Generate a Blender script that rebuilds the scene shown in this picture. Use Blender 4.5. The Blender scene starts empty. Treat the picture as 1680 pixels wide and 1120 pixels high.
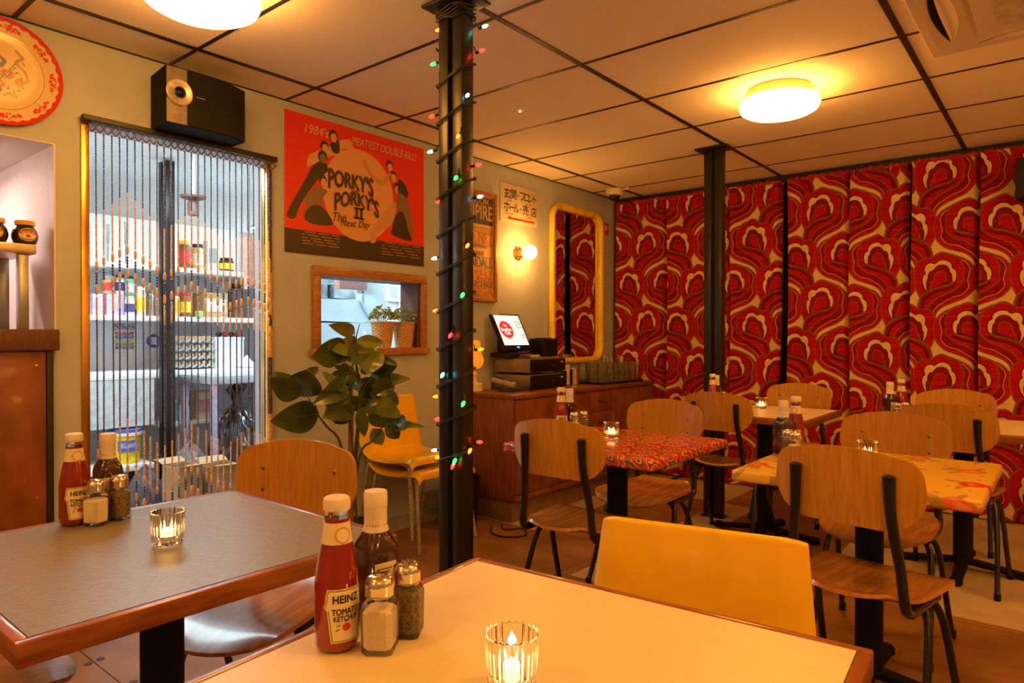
import bpy, bmesh, math, random
import numpy as np
from mathutils import Vector, Matrix
random.seed(7)
PI = math.pi
SC = bpy.context.scene
COL = SC.collection

# ------------------------------------------------------------------ camera, world, exposure
EYE, F, YAW, PITCH = 1.195, 1117.1, math.radians(39.324), math.radians(-0.371)
cam_d = bpy.data.cameras.new('camera'); cam = bpy.data.objects.new('camera', cam_d); COL.objects.link(cam)
cam.location = (0, 0, EYE); cam.rotation_euler = (PI/2 + PITCH, 0, YAW)
cam_d.sensor_width = 36; cam_d.lens = F/1680*36; cam_d.clip_start = .02
SC.camera = cam
SC.view_settings.view_transform = 'Standard'; SC.view_settings.look = 'None'
SC.view_settings.gamma = 1; SC.view_settings.use_curve_mapping = False
SC.view_settings.exposure = 0.0
world = bpy.data.worlds.new('world'); SC.world = world; world.use_nodes = True
world.node_tree.nodes['Background'].inputs[0].default_value = (.10, .07, .05, 1)
world.node_tree.nodes['Background'].inputs[1].default_value = .15
SC.cycles.use_denoising = True
SC.cycles.max_bounces = 10
SC.cycles.sample_clamp_indirect = 6
WARM = (1.0, .40, .066); COOL = (.72, .94, 1.0)
LAMP_L, SCONCE_L, KITCHEN_L = 37.0, 110.0, 36.0

# ------------------------------------------------------------------ where a pixel's ray meets a plane of the room
CY, SY, CP, SP = math.cos(YAW), math.sin(YAW), math.cos(PITCH), math.sin(PITCH)
def ray(u, v):
    r = (u-840)/F; z = (560-v)/F; d = CP-z*SP
    return Vector((-SY*d+CY*r, CY*d+SY*r, SP+z*CP))
def atx(u, v, x):
    q = ray(u, v)*(x/ray(u, v).x); q.z += EYE; return q
def aty(u, v, y):
    q = ray(u, v)*(y/ray(u, v).y); q.z += EYE; return q
def atz(u, v, z):
    q = ray(u, v)*((z-EYE)/ray(u, v).z); q.z += EYE; return q
def atd(u, v, d):
    q = ray(u, v)*d; q.z += EYE; return q

# ------------------------------------------------------------------ materials
MATS = {}
def M(name, col, rough=.5, metal=0., col2=None, var=.14, scale=25., stretch=(1, 1, 1), bump=0., trans=0., emis=None, estr=0., coat=0., ior=1.45, spec=.5, detail=4., alpha=1., sss=0.):
    m = bpy.data.materials.new(name); m.use_nodes = True; MATS[name] = m
    nt = m.node_tree; b = nt.nodes['Principled BSDF']; N = nt.nodes.new; L = nt.links.new
    tc = N('ShaderNodeTexCoord'); mp = N('ShaderNodeMapping'); mp.inputs['Scale'].default_value = stretch
    L(tc.outputs['Object'], mp.inputs[0])
    nz = N('ShaderNodeTexNoise'); nz.inputs['Scale'].default_value = scale; nz.inputs['Detail'].default_value = detail
    L(mp.outputs[0], nz.inputs['Vector'])
    cr = N('ShaderNodeValToRGB')
    c1 = tuple(max(0, c*(1-var)) for c in col); c2 = col2 if col2 else tuple(min(1, c*(1+var)) for c in col)
    cr.color_ramp.elements[0].position = .32; cr.color_ramp.elements[1].position = .68
    cr.color_ramp.elements[0].color = (*c1, 1); cr.color_ramp.elements[1].color = (*c2, 1)
    L(nz.outputs['Fac'], cr.inputs[0]); L(cr.outputs[0], b.inputs['Base Color'])
    b.inputs['Roughness'].default_value = rough; b.inputs['Metallic'].default_value = metal
    b.inputs['Transmission Weight'].default_value = trans; b.inputs['IOR'].default_value = ior
    b.inputs['Coat Weight'].default_value = coat; b.inputs['Coat Roughness'].default_value = .08
    b.inputs['Specular IOR Level'].default_value = spec; b.inputs['Alpha'].default_value = alpha
    if sss: b.inputs['Subsurface Weight'].default_value = sss
    if emis: b.inputs['Emission Color'].default_value = (*emis, 1); b.inputs['Emission Strength'].default_value = estr
    if bump:
        bp = N('ShaderNodeBump'); bp.inputs['Strength'].default_value = bump; bp.inputs['Distance'].default_value = .002
        L(nz.outputs['Fac'], bp.inputs['Height']); L(bp.outputs[0], b.inputs['Normal'])
    return m
def thin_glass(name, tint, haze):
    """thin glass: clear, with a mirror sheen at grazing angles and a little haze"""
    m = M(name, (.9, .88, .82), .3, var=.02); nt = m.node_tree; N = nt.nodes.new; L = nt.links.new
    b = nt.nodes['Principled BSDF']; out = [n for n in nt.nodes if n.type == 'OUTPUT_MATERIAL'][0]
    tr = N('ShaderNodeBsdfTransparent'); tr.inputs[0].default_value = (*tint, 1); gl = N('ShaderNodeBsdfGlossy'); gl.inputs['Roughness'].default_value = .04
    lw = N('ShaderNodeLayerWeight'); lw.inputs[0].default_value = .24; m1 = N('ShaderNodeMixShader'); m2 = N('ShaderNodeMixShader')
    L(lw.outputs['Fresnel'], m1.inputs[0]); L(tr.outputs[0], m1.inputs[1]); L(gl.outputs[0], m1.inputs[2])
    m2.inputs[0].default_value = haze; L(m1.outputs[0], m2.inputs[1]); L(b.outputs[0], m2.inputs[2]); L(m2.outputs[0], out.inputs[0])
    return m
def IM(name, arr, rough=.6, coat=0., bump=0., spec=.5):
    """material from a pattern computed in this script (arr: h x w x 3, linear, row 0 at the top)"""
    h, w = arr.shape[:2]
    img = bpy.data.images.new(name, w, h, float_buffer=True)
    img.colorspace_settings.name = 'Linear Rec.709'
    px = np.ones((h, w, 4), np.float32); px[..., :3] = arr[::-1]
    img.pixels.foreach_set(px.ravel()); img.update(); img.pack()
    m = M(name, (.5, .5, .5), rough, coat=coat, spec=spec); nt = m.node_tree; b = nt.nodes['Principled BSDF']
    t = nt.nodes.new('ShaderNodeTexImage'); t.image = img; t.extension = 'REPEAT'
    uv = nt.nodes.new('ShaderNodeUVMap'); nt.links.new(uv.outputs[0], t.inputs[0])
    nz = [n for n in nt.nodes if n.type == 'TEX_NOISE'][0]; nz.inputs['Scale'].default_value = 160
    mx = nt.nodes.new('ShaderNodeMix'); mx.data_type = 'RGBA'; mx.blend_type = 'MULTIPLY'; mx.inputs[0].default_value = .12
    nt.links.new(t.outputs[0], mx.inputs[6]); nt.links.new(nz.outputs['Color'], mx.inputs[7]); nt.links.new(mx.outputs[2], b.inputs['Base Color'])
    if bump:
        bp = nt.nodes.new('ShaderNodeBump'); bp.inputs['Strength'].default_value = bump; bp.inputs['Distance'].default_value = .001
        nt.links.new(nz.outputs['Fac'], bp.inputs['Height']); nt.links.new(bp.outputs[0], b.inputs['Normal'])
    return m

# ------------------------------------------------------------------ pattern canvas (numpy)
class Canvas:
    def __init__(s, w, h, sx, sy, bg):          # w,h in units; sx,sy pixels
        s.w, s.h, s.sx, s.sy = w, h, sx, sy
        s.a = np.zeros((sy, sx, 3), np.float32); s.a[:] = bg
        s.X, s.Y = np.meshgrid((np.arange(sx)+.5)/sx*w, (np.arange(sy)+.5)/sy*h)
    def _box(s, x0, x1, y0, y1):
        i0 = max(0, int(x0/s.w*s.sx)-1); i1 = min(s.sx, int(x1/s.w*s.sx)+2); j0 = max(0, int(y0/s.h*s.sy)-1); j1 = min(s.sy, int(y1/s.h*s.sy)+2)
        return slice(j0, max(j0, j1)), slice(i0, max(i0, i1))
    def fill(s, poly, c):
        p = np.array(poly, float); b = s._box(p[:, 0].min(), p[:, 0].max(), p[:, 1].min(), p[:, 1].max())
        X, Y = s.X[b], s.Y[b]
        if X.size == 0: return
        ins = np.zeros(X.shape, bool); q = np.roll(p, -1, 0)
        for (xa, ya), (xb, yb) in zip(p, q):
            if ya == yb: continue
            c1 = (ya > Y) != (yb > Y)
            ins ^= c1 & (X < (xb-xa)*(Y-ya)/(yb-ya)+xa)
        s.a[b][ins] = c
    def stroke(s, line, wd, c):
        p = np.array(line, float); r = wd/2
        b = s._box(p[:, 0].min()-r, p[:, 0].max()+r, p[:, 1].min()-r, p[:, 1].max()+r)
        X, Y = s.X[b], s.Y[b]
        if X.size == 0: return
        D = np.full(X.shape, 1e9)
        for (xa, ya), (xb, yb) in zip(p[:-1], p[1:]):
            l2 = max(1e-12, (xb-xa)**2+(yb-ya)**2)
            t = np.clip(((X-xa)*(xb-xa)+(Y-ya)*(yb-ya))/l2, 0, 1)
            D = np.minimum(D, (X-xa-t*(xb-xa))**2+(Y-ya-t*(yb-ya))**2)
        s.a[b][D < r*r] = c
    def ell(s, cx, cy, rx, ry, c, rot=0.):
        R = max(rx, ry); b = s._box(cx-R, cx+R, cy-R, cy+R); X, Y = s.X[b]-cx, s.Y[b]-cy
        if X.size == 0: return
        ca, sa = math.cos(rot), math.sin(rot)
        s.a[b][((X*ca+Y*sa)/rx)**2+((-X*sa+Y*ca)/ry)**2 < 1] = c
def smooth(pts, n=6, closed=False):
    p = [np.array(q, float) for q in pts]; out = []; k = len(p)
    for i in range(k if closed else k-1):
        g = (lambda j: p[j % k]) if closed else (lambda j: p[min(max(j, 0), k-1)])
        a, b, c, d = g(i-1), g(i), g(i+1), g(i+2)
        for t in np.arange(n)/n:
            out.append(.5*((2*b)+(-a+c)*t+(2*a-5*b+4*c-d)*t*t+(-a+3*b-3*c+d)*t**3))
    if not closed: out.append(p[-1])
    return out

# ------------------------------------------------------------------ mesh building
class MB:
    def __init__(s): s.v = []; s.f = []; s.mi = []; s.uv = None; s.slot = 0
    def add(s, vs, fs, T=None):
        o = len(s.v)
        s.v += [tuple(T @ Vector(v)) if T is not None else tuple(v) for v in vs]
        s.f += [tuple(i+o for i in f) for f in fs]; s.mi += [s.slot]*len(fs); return s
    def box(s, x0, x1, y0, y1, z0, z1, T=None):
        return s.add([(x0, y0, z0), (x1, y0, z0), (x1, y1, z0), (x0, y1, z0), (x0, y0, z1), (x1, y0, z1), (x1, y1, z1), (x0, y1, z1)],
                     [(3, 2, 1, 0), (4, 5, 6, 7), (0, 1, 5, 4), (1, 2, 6, 5), (2, 3, 7, 6), (3, 0, 4, 7)], T)
    def rbox(s, x0, x1, y0, y1, z0, z1, r=.004, seg=2, T=None):
        bm = bmesh.new(); bmesh.ops.create_cube(bm, size=1)
        for v in bm.verts: v.co = Vector((x0+(v.co.x+.5)*(x1-x0), y0+(v.co.y+.5)*(y1-y0), z0+(v.co.z+.5)*(z1-z0)))
        r = min(r, .49*min(abs(x1-x0), abs(y1-y0), abs(z1-z0)))
        bmesh.ops.bevel(bm, geom=bm.edges[:], offset=r, segments=seg, affect='EDGES', profile=.5)
        bm.verts.ensure_lookup_table(); bm.verts.index_update()
        s.add([v.co[:] for v in bm.verts], [[v.index for v in f.verts] for f in bm.faces], T); bm.free(); return s
    def prism(s, poly, z0, z1, T=None):           # poly in xy, ccw
        n = len(poly)
        vs = [(p[0], p[1], z0) for p in poly]+[(p[0], p[1], z1) for p in poly]
        return s.add(vs, [tuple(range(n-1, -1, -1)), tuple(range(n, 2*n))]+[(i, (i+1) % n, n+(i+1) % n, n+i) for i in range(n)], T)
    def lathe(s, prof, n=24, T=None, flute=0., nfl=0):  # prof: (r,z)
        vs = []; fs = []; m = len(prof)
        for (r, z) in prof:
            for k in range(n):
                a = 2*PI*k/n; rr = max(r, 1e-5)*(1+(flute*math.cos(a*nfl) if nfl else 0))
                vs.append((rr*math.cos(a), rr*math.sin(a), z))
        for i in range(m-1):
            for k in range(n):
                k2 = (k+1) % n; fs.append((i*n+k, i*n+k2, (i+1)*n+k2, (i+1)*n+k))
        if prof[0][0] > 1e-4: fs.append(tuple(range(n-1, -1, -1)))
        if prof[-1][0] > 1e-4: fs.append(tuple((m-1)*n+k for k in range(n)))
        return s.add(vs, fs, T)
    def cyl(s, x, y, z0, z1, r, n=16, r2=None): return s.lathe([(r, z0), (r if r2 is None else r2, z1)], n, Matrix.Translation((x, y, 0)))
    def tube(s, pts, r, n=8, closed=False, T=None):
        P = [Vector(p) for p in pts]; m = len(P); vs = []; fs = []
        t = [(P[(i+1) % m]-P[i-1]) if closed else (P[min(i+1, m-1)]-P[max(i-1, 0)]) for i in range(m)]
        t = [q.normalized() if q.length > 1e-9 else Vector((0, 0, 1)) for q in t]
        nx = t[0].orthogonal().normalized()
        for i in range(m):
            nx = (nx-t[i]*nx.dot(t[i])); nx = nx.normalized() if nx.length > 1e-6 else t[i].orthogonal().normalized()
            ny = t[i].cross(nx); rr = r[i] if isinstance(r, (list, tuple)) else r
            for k in range(n):
                a = 2*PI*k/n; vs.append(P[i]+nx*(rr*math.cos(a))+ny*(rr*math.sin(a)))
        for i in range(m if closed else m-1):
            j = (i+1) % m
            for k in range(n): fs.append((i*n+k, i*n+(k+1) % n, j*n+(k+1) % n, j*n+k))
        if not closed: fs += [tuple(range(n-1, -1, -1)), tuple((m-1)*n+k for k in range(n))]
        return s.add(vs, fs, T)
    def surf(s, fn, nu, nv, thick=0., T=None):    # fn(a,b)->point, a,b in 0..1; optional thickness
        g = [[Vector(fn(i/nu, j/nv)) for j in range(nv+1)] for i in range(nu+1)]
        W = nv+1; vs = [p for r in g for p in r]
        fs = [(i*W+j, (i+1)*W+j, (i+1)*W+j+1, i*W+j+1) for i in range(nu) for j in range(nv)]
        if thick:
            nm = []
            for i in range(nu+1):
                for j in range(nv+1):
                    du = g[min(i+1, nu)][j]-g[max(i-1, 0)][j]; dv = g[i][min(j+1, nv)]-g[i][max(j-1, 0)]
                    q = du.cross(dv); nm.append(q.normalized() if q.length > 1e-12 else Vector((0, 0, 1)))
            o = len(vs); vs = vs+[p-q*thick for p, q in zip(vs, nm)]
            fs = fs+[tuple(o+i for i in reversed(f)) for f in fs]
            rim = [(i, 0) for i in range(nu)]+[(nu, j) for j in range(nv)]+[(i, nv) for i in range(nu, 0, -1)]+[(0, j) for j in range(nv, 0, -1)]
            ids = [i*W+j for i, j in rim]
            fs += [(ids[(k+1) % len(ids)], ids[k], ids[k]+o, ids[(k+1) % len(ids)]+o) for k in range(len(ids))]
        return s.add(vs, fs, T)
    def sphere(s, c, r, n=12, m=8, sc=(1, 1, 1)):
        return s.lathe([(r*math.sin(PI*i/m), -r*math.cos(PI*i/m)) for i in range(m+1)], n, Matrix.Translation(c) @ Matrix.Diagonal((*sc, 1)))
def obj(name, mb, mat, parent=None, loc=None, rot=None, smooth_ang=.6, uvf=None):
    me = bpy.data.meshes.new(name); me.from_pydata(mb.v, [], mb.f)
    for m in (mat if isinstance(mat, (list, tuple)) else [mat]): me.materials.append(m)
    if any(mb.mi): me.polygons.foreach_set('material_index', mb.mi)
    bm = bmesh.new(); bm.from_mesh(me); bmesh.ops.recalc_face_normals(bm, faces=bm.faces[:]); bm.to_mesh(me); bm.free()
    if smooth_ang: me.shade_smooth(); me.set_sharp_from_angle(angle=smooth_ang)
    if uvf or mb.uv is not None:
        ul = me.uv_layers.new(name='UVMap')
        if mb.uv is not None: val = [mb.uv[l.vertex_index] for l in me.loops]
        else: val = [uvf(me.vertices[l.vertex_index].co) for l in me.loops]
        ul.data.foreach_set('uv', np.array(val, np.float32).ravel())
    o = bpy.data.objects.new(name, me); COL.objects.link(o)
    if parent: o.parent = parent
    if loc: o.location = loc
    if rot: o.rotation_euler = rot
    return o
def tag(o, label, cat, group=None):
    o['label'] = label; o['category'] = cat
    if group: o['group'] = group
    return o
def thing(name, label, cat, loc=(0, 0, 0), rz=0., group=None):
    o = bpy.data.objects.new(name, None); COL.objects.link(o); o.empty_display_size = .1
    o.location = loc; o.rotation_euler = (0, 0, rz)
    return tag(o, label, cat, group)
def struct(name, mb, mat, parent=None, **k):
    o = obj(name, mb, mat, parent, **k)
    if not parent: o['kind'] = 'structure'
    return o
def copy_tree(r, loc, rz, label, group=None):
    c = r.copy(); COL.objects.link(c); c.location = loc; c.rotation_euler = (0, 0, rz); c['label'] = label
    if group: c['group'] = group
    for ch in r.children:
        d = ch.copy(); COL.objects.link(d); d.parent = c
        for g in ch.children:
            e = g.copy(); COL.objects.link(e); e.parent = d
    return c
def text(body, w=None, h=None, bold=0., shear=0., T=None, spacing=1.):
    """flat lettering as a mesh; centred; scaled to width w and/or height h"""
    cu = bpy.data.curves.new('lettering', 'FONT'); cu.body = body; cu.align_x = 'CENTER'; cu.align_y = 'CENTER'; cu.shear = shear
    cu.space_character = spacing; cu.resolution_u = 4
    o = bpy.data.objects.new('lettering', cu); COL.objects.link(o)
    dg = bpy.context.evaluated_depsgraph_get(); me = bpy.data.meshes.new_from_object(o.evaluated_get(dg))
    vs = np.array([v.co[:] for v in me.vertices] or [(0, 0, 0)]); fs = [tuple(p.vertices) for p in me.polygons]
    bpy.data.objects.remove(o); bpy.data.curves.remove(cu); bpy.data.meshes.remove(me)
    lo, hi = vs.min(0), vs.max(0); vs = vs-(lo+hi)/2; sz = np.maximum(hi-lo, 1e-6)
    sx = w/sz[0] if w else None; sy = h/sz[1] if h else None
    sx = sx or sy; sy = sy or sx
    vs = vs*np.array((sx, sy, 1))
    mb = MB(); q = bold*(hi[1]-lo[1])*sy*.9
    for k, (dx, dy) in enumerate(((0, 0), (-q, 0), (q, 0), (0, q), (0, -q)) if bold else ((0, 0),)): mb.add([(v[0]+dx, v[1]+dy, v[2]+.00012*k) for v in vs], fs, T)
    return mb
def dstrip(rx, rz, n=12, oz=0.):
    mb = MB(); xs = [rx*math.sin(PI*(k/n-.5)) for k in range(n+1)]; zs = [rz*math.sqrt(max(0, 1-(x/rx)**2))+1e-6 for x in xs]
    return mb.add([(x, oz-z, 0) for x, z in zip(xs, zs)]+[(x, oz+z, 0) for x, z in zip(xs, zs)], [(k, k+1, n+2+k, n+1+k) for k in range(n)])
WALLROT = Matrix(((0, 0, 1, 0), (1, 0, 0, 0), (0, 1, 0, 0), (0, 0, 0, 1)))    # text x->+y, y->+z, facing +x
def wt(x, y, z, rz=0.): return Matrix.Translation((x, y, z)) @ WALLROT @ Matrix.Rotation(rz, 4, 'Z')
# ------------------------------------------------------------------ room materials
XW, YW, H = -3.224, 5.507, 2.45
wall_p = M('wall_paint', (.47, .53, .61), .7, scale=6, var=.05, bump=.05)
tile_m = M('ceiling_tile', (.90, .84, .72), .75, scale=180, var=.05, bump=.15)
black_gloss = M('black_gloss', (.012, .010, .009), .36, scale=30, var=.3, stretch=(1, 1, .2), bump=.25, coat=.06)
black_bar = M('black_bar', (.02, .016, .013), .45)
black_tube = M('black_tube', (.008, .007, .007), .22, coat=.4)
black_pl = M('black_plastic', (.010, .009, .009), .38, spec=.3)
black_matt = M('black_matt', (.010, .009, .009), .7, spec=.15)
board_m = M('floor_board', (.21, .10, .04), .40, col2=(.33, .17, .07), scale=3.2, stretch=(1, 1.7, 1), detail=10, bump=.1, coat=.10)
cream_fl = M('cream_floor_paint', (.50, .40, .27), .55, col2=(.58, .48, .34), scale=4, detail=8)
white_k = M('white_paint', (.88, .90, .90), .5, var=.03)
white_shelf = M('white_shelf', (.85, .87, .88), .35, var=.03)
bar_white = M('bar_white_paint', (.80, .72, .70), .6, var=.03)
kfloor_m = M('kitchen_floor', (.34, .25, .21), .4, var=.1)
ply_m = M('chair_ply', (.52, .245, .036), .26, col2=(.60, .305, .050), scale=14, stretch=(7, 7, .35), detail=7, bump=.05, coat=.35)
ply_seat = M('seat_ply', (.41, .165, .026), .26, col2=(.53, .24, .040), scale=9, stretch=(5, .6, 1), detail=7, bump=.05, coat=.35)
teak_m = M('teak', (.16, .045, .018), .35, col2=(.27, .085, .032), scale=12, stretch=(6, .8, .5), detail=7, coat=.1)
mahog_m = M('mahogany_edge', (.22, .065, .020), .3, col2=(.34, .115, .038), scale=10, stretch=(1, 1, 8), detail=6, coat=.3)
oak_m = M('oak_frame', (.36, .16, .050), .38, col2=(.46, .22, .075), scale=18, stretch=(4, 1, 4), detail=6, coat=.1)
darkwood = M('dark_wood', (.10, .045, .03), .5, col2=(.16, .07, .045), scale=40, stretch=(1, 4, .3))
steel = M('stainless', (.50, .53, .55), .28, 1., scale=60, stretch=(1, 1, .1), var=.06)
steel_lt = M('stainless_light', (.52, .58, .61), .40, .6, scale=60, var=.05)
chrome = M('chrome', (.8, .78, .74), .12, 1., var=.04)
brass = M('brass', (.75, .42, .10), .25, 1., scale=8, var=.2)
yplast = M('yellow_plastic', (.92, .58, .012), .3, scale=12, var=.06, coat=.25)
tubegrey = M('pale_tube', (.42, .36, .28), .4, .3, scale=80, var=.25)
tumbler_gl = thin_glass('tumbler_glass', (.99, .985, .97), .045); jar_gl = thin_glass('shaker_glass', (.97, .96, .94), .03)
glass = M('clear_glass', (.98, .98, .97), .02, trans=1., var=.01)
grey_lam = M('grey_laminate', (.20, .19, .15), .34, col2=(.26, .245, .19), scale=240, stretch=(1, .25, 1), detail=3, bump=.05)
white_lam = M('cream_laminate', (.80, .70, .48), .36, scale=20, var=.03)

# ------------------------------------------------------------------ room shell
w = MB()
for y0, y1, z0, z1 in [(-1.566, -.3, 0, H), (-.3, .98, 0, 1.14), (-.3, .98, 1.99, H), (.98, 1.10, 0, H), (1.10, 1.93, 2.10, H), (1.93, 2.235, 0, H),
                       (2.235, 3.01, 0, 1.115), (2.235, 3.01, 1.545, H), (3.01, YW, 0, H)]:
    w.box(XW-.12, XW, y0, y1, z0, z1)
struct('wall_left', w, wall_p, smooth_ang=0)
struct('wall_back', MB().box(XW-.12, 1.975, YW, YW+.12, 0, H), black_matt, smooth_ang=0)  # black colour stands in for the shade behind the curtain gap
struct('wall_right', MB().box(1.855, 1.975, -1.566, YW, 0, H), wall_p, smooth_ang=0)
struct('wall_front', MB().box(XW-.12, 1.975, -1.69, -1.566, 0, H), wall_p, smooth_ang=0)
struct('baseboard_left', MB().box(XW, XW+.016, 1.95, 3.34, 0, .078).box(XW, XW+.02, 1.95, 3.34, .074, .084), M('grey_skirting', (.36, .38, .37), .5), smooth_ang=0)
# floor: ply sheets with open joints
fl = struct('floor', MB().box(XW-.12, 1.975, -1.69, YW+.12, -.12, -.012), black_matt, smooth_ang=0)
seen_board = None
for r, y0 in enumerate([-1.566, -.263, .957, 2.177, 3.397, 4.617]):
    y1 = [-.263, .957, 2.177, 3.397, 4.617, YW][r]
    xs = [XW, -2.0+.61*(r % 3), .44+.61*(r % 3), 1.855]
    for xa, xb in zip(xs[:-1], xs[1:]):
        if xb-xa < .03: continue
        obj('board', MB().box(xa+.002, xb-.002, y0+.002, y1-.002, -.012, 0), board_m, fl, smooth_ang=0)
for nm, b in (('painted_board', (-.98, 1.85, 3.445, YW-.01)), ('painted_board', (-2.60, -1.92, 4.75, YW-.03)), ('painted_board', (-1.93, -1.69, 2.82, 4.74)),
              ('painted_board', (-2.82, -2.56, 3.49, YW-.03)), ('painted_board', (XW+.01, -2.56, 3.355, 3.48))):
    obj(nm, MB().box(b[0], b[1], b[2], b[3], .0003, .003), cream_fl, fl, smooth_ang=0)
scr = M('dark_plug', (.05, .03, .02), .6)
for (u, v) in ((145, 1089), (165, 1081), (219, 1119)):
    p = atz(u, v, 0); obj('plug', MB().cyl(p.x, p.y, .0002, .002, .014, 10), scr, fl)
# ceiling: tiles in a black grid
ce = struct('ceiling', MB().box(XW-.12, 1.975, -1.69, YW+.12, 2.47, 2.55), black_matt, smooth_ang=0)
xl = [XW, -2.9454, -1.7454, -.5454, .6546, 1.855]
yl = [-1.566]+[1.434+.6*k for k in range(-4, 7)]+[YW]
for xa, xb in zip(xl[:-1], xl[1:]):
    for ya, yb in zip(yl[:-1], yl[1:]):
        obj('tile', MB().box(xa+.006, xb-.006, ya+.006, yb-.006, 2.45, 2.468), tile_m, ce, smooth_ang=0)
for x in xl[1:-1]: obj('grid_bar', MB().box(x-.013, x+.013, -1.566, YW, 2.446, 2.466), black_bar, ce, smooth_ang=0)
for y in yl[1:-1]: obj('grid_bar', MB().box(XW, 1.855, y-.009, y+.009, 2.4475, 2.466), black_bar, ce, smooth_ang=0)
obj('grid_bar', MB().box(XW, XW+.014, -1.566, YW, 2.447, 2.466), black_bar, ce, smooth_ang=0)
# black board above the curtains
struct('trim_1', MB().rbox(XW, 1.855, 5.415, YW-.002, 2.392, 2.4455, .004), black_bar)

# kitchen and bar recess behind the left wall
KX0, KX1, KY0, KY1 = -7.7, XW-.12, .98, 6.3
struct('floor_kitchen', MB().box(KX0, KX1, KY0, KY1, -.1, 0), kfloor_m, smooth_ang=0)
struct('ceiling_kitchen', MB().box(KX0, KX1, KY0, KY1, H, H+.1), white_k, smooth_ang=0)
struct('wall_kitchen_back', MB().box(KX0-.1, KX0, KY0, KY1, 0, H), white_k, smooth_ang=0)
struct('wall_kitchen_right', MB().box(KX0, KX1, KY1, KY1+.1, 0, H), white_k, smooth_ang=0)
struct('wall_kitchen_left', MB().box(KX0, KX1, .98, 1.05, 0, H), bar_white, smooth_ang=0)
struct('wall_bar_back', MB().box(-4.5, -4.4, -.9, .98, 0, 2.1), bar_white, smooth_ang=0)
struct('ceiling_bar', MB().box(-4.4, KX1, -.9, .98, 1.99, 2.09), bar_white, smooth_ang=0)
struct('trim_2', MB().box(XW-.1195, XW-.001, .972, .9795, 1.2265, 1.984).box(XW-.1195, XW-.001, -.295, .9795, 1.984, 1.9895), bar_white, smooth_ang=0)
struct('wall_bar_left', MB().box(-4.4, KX1, -1.0, -.9, 0, 2.1), bar_white, smooth_ang=0)
struct('floor_bar', MB().box(-4.4, KX1, -.9, .98, -.1, 0), kfloor_m, smooth_ang=0)
# door opening trim in brass-coloured metal, kitchen side reveal
struct('door_1', MB().rbox(XW-.12, XW+.012, 1.068, 1.10, 0, 2.10, .003).rbox(XW-.05, XW+.008, 1.926, 1.95, 0, 2.10, .003), brass)

# ------------------------------------------------------------------ lamps
diff_m = M('lamp_diffuser', (.95, .9, .8), .4, emis=WARM, estr=LAMP_L, var=.01)
lbase_m = M('lamp_base', (.62, .42, .2), .5)
def ceiling_light(x, y, label):
    t = thing('ceiling_light', label, 'ceiling light', (x, y, H-.0045))
    obj('base', MB().lathe([(.0, 0), (.155, 0), (.158, -.012), (.156, -.045), (.12, -.05)], 40), lbase_m, t)
    obj('diffuser', MB().lathe([(.150, -.042), (.178, -.049), (.190, -.062), (.194, -.078), (.184, -.100), (.16, -.114), (.11, -.123), (.05, -.127), (0, -.128)], 40), diff_m, t)
    return t
ceiling_light(-2.33, 1.15, 'round glowing white ceiling lamp above the kitchen doorway side of the room')
ceiling_light(-1.145, 3.534, 'round glowing white ceiling lamp on tan base before the curtains')
ceiling_light(.055, 1.134, 'added unseen ceiling lamp over the near right side of the room')  # this and the next two are extra lamps out of view, for brightness
ceiling_light(-1.145, -.666, 'added unseen ceiling lamp behind the near tables')
ceiling_light(1.25, 3.5, 'added unseen ceiling lamp in the far right part of the room')
def uplighter(x, y, label):  # added out of view to throw more light on the ceiling
    t = thing('added_uplighter', label, 'lamp', (x, y, .0005))
    obj('base', MB().lathe([(0, 0), (.14, 0), (.14, .02), (.03, .035), (0, .035)], 28), black_matt, t)
    obj('pole', MB().cyl(0, 0, .0355, 1.72, .012, 14), black_tube, t)
    obj('bowl', MB().lathe([(.012, 1.70), (.06, 1.72), (.15, 1.79), (.16, 1.80), (.148, 1.80), (.05, 1.735), (0, 1.73)], 32), black_matt, t)
    obj('glow_disc', MB().lathe([(0, 1.785), (.13, 1.785), (.13, 1.79), (0, 1.79)], 28), M('added_uplight_glow', (1, .9, .7), emis=WARM, estr=125, var=.01) if 'added_uplight_glow' not in MATS else MATS['added_uplight_glow'], t)
uplighter(1.45, 2.45, 'added unseen black floor uplighter lamp at the right hand wall')
uplighter(.95, -1.15, 'added unseen black floor uplighter lamp in the near right corner')
# kitchen ceiling panels
kl_m = M('kitchen_light_panel', (.9, .95, 1), .4, emis=COOL, estr=KITCHEN_L, var=.01)
for i, (x, y, lb) in enumerate(((-4.1, 1.75, 'nearest the doorway'), (-4.6, 3.62, 'added unseen behind the hatch wall'), (-6.9, 4.7, 'above the back corner'), (-4.2, 5.5, 'at the far end'))):  # the hatch wall panel is added, hidden, to brighten the shelves
    t = thing('light_panel', 'flat cool white kitchen ceiling light panel '+lb, 'ceiling light', (x, y, H))
    obj('frame', MB().box(-.31, .31, -.62, .62, -.02, -.001), white_k, t, smooth_ang=0)
    obj('diffuser', MB().box(-.29, .29, -.6, .6, -.024, -.0205), kl_m if i > 1 else M('kitchen_dim_panel', (.9, .95, 1), .4, emis=COOL, estr=KITCHEN_L*.55, var=.01), t, smooth_ang=0)
t = thing('strip_lamp', 'cool white strip lamp under the bar recess soffit', 'lamp', (-3.85, .45, 1.985))
obj('housing', MB().box(-.04, .04, -.3, .3, -.03, 0), white_k, t, smooth_ang=0)
obj('tube', MB().box(-.03, .03, -.29, .29, -.04, -.031), M('strip_tube', (.9, .9, 1), emis=(1, .78, .70), estr=95), t, smooth_ang=0)

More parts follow.
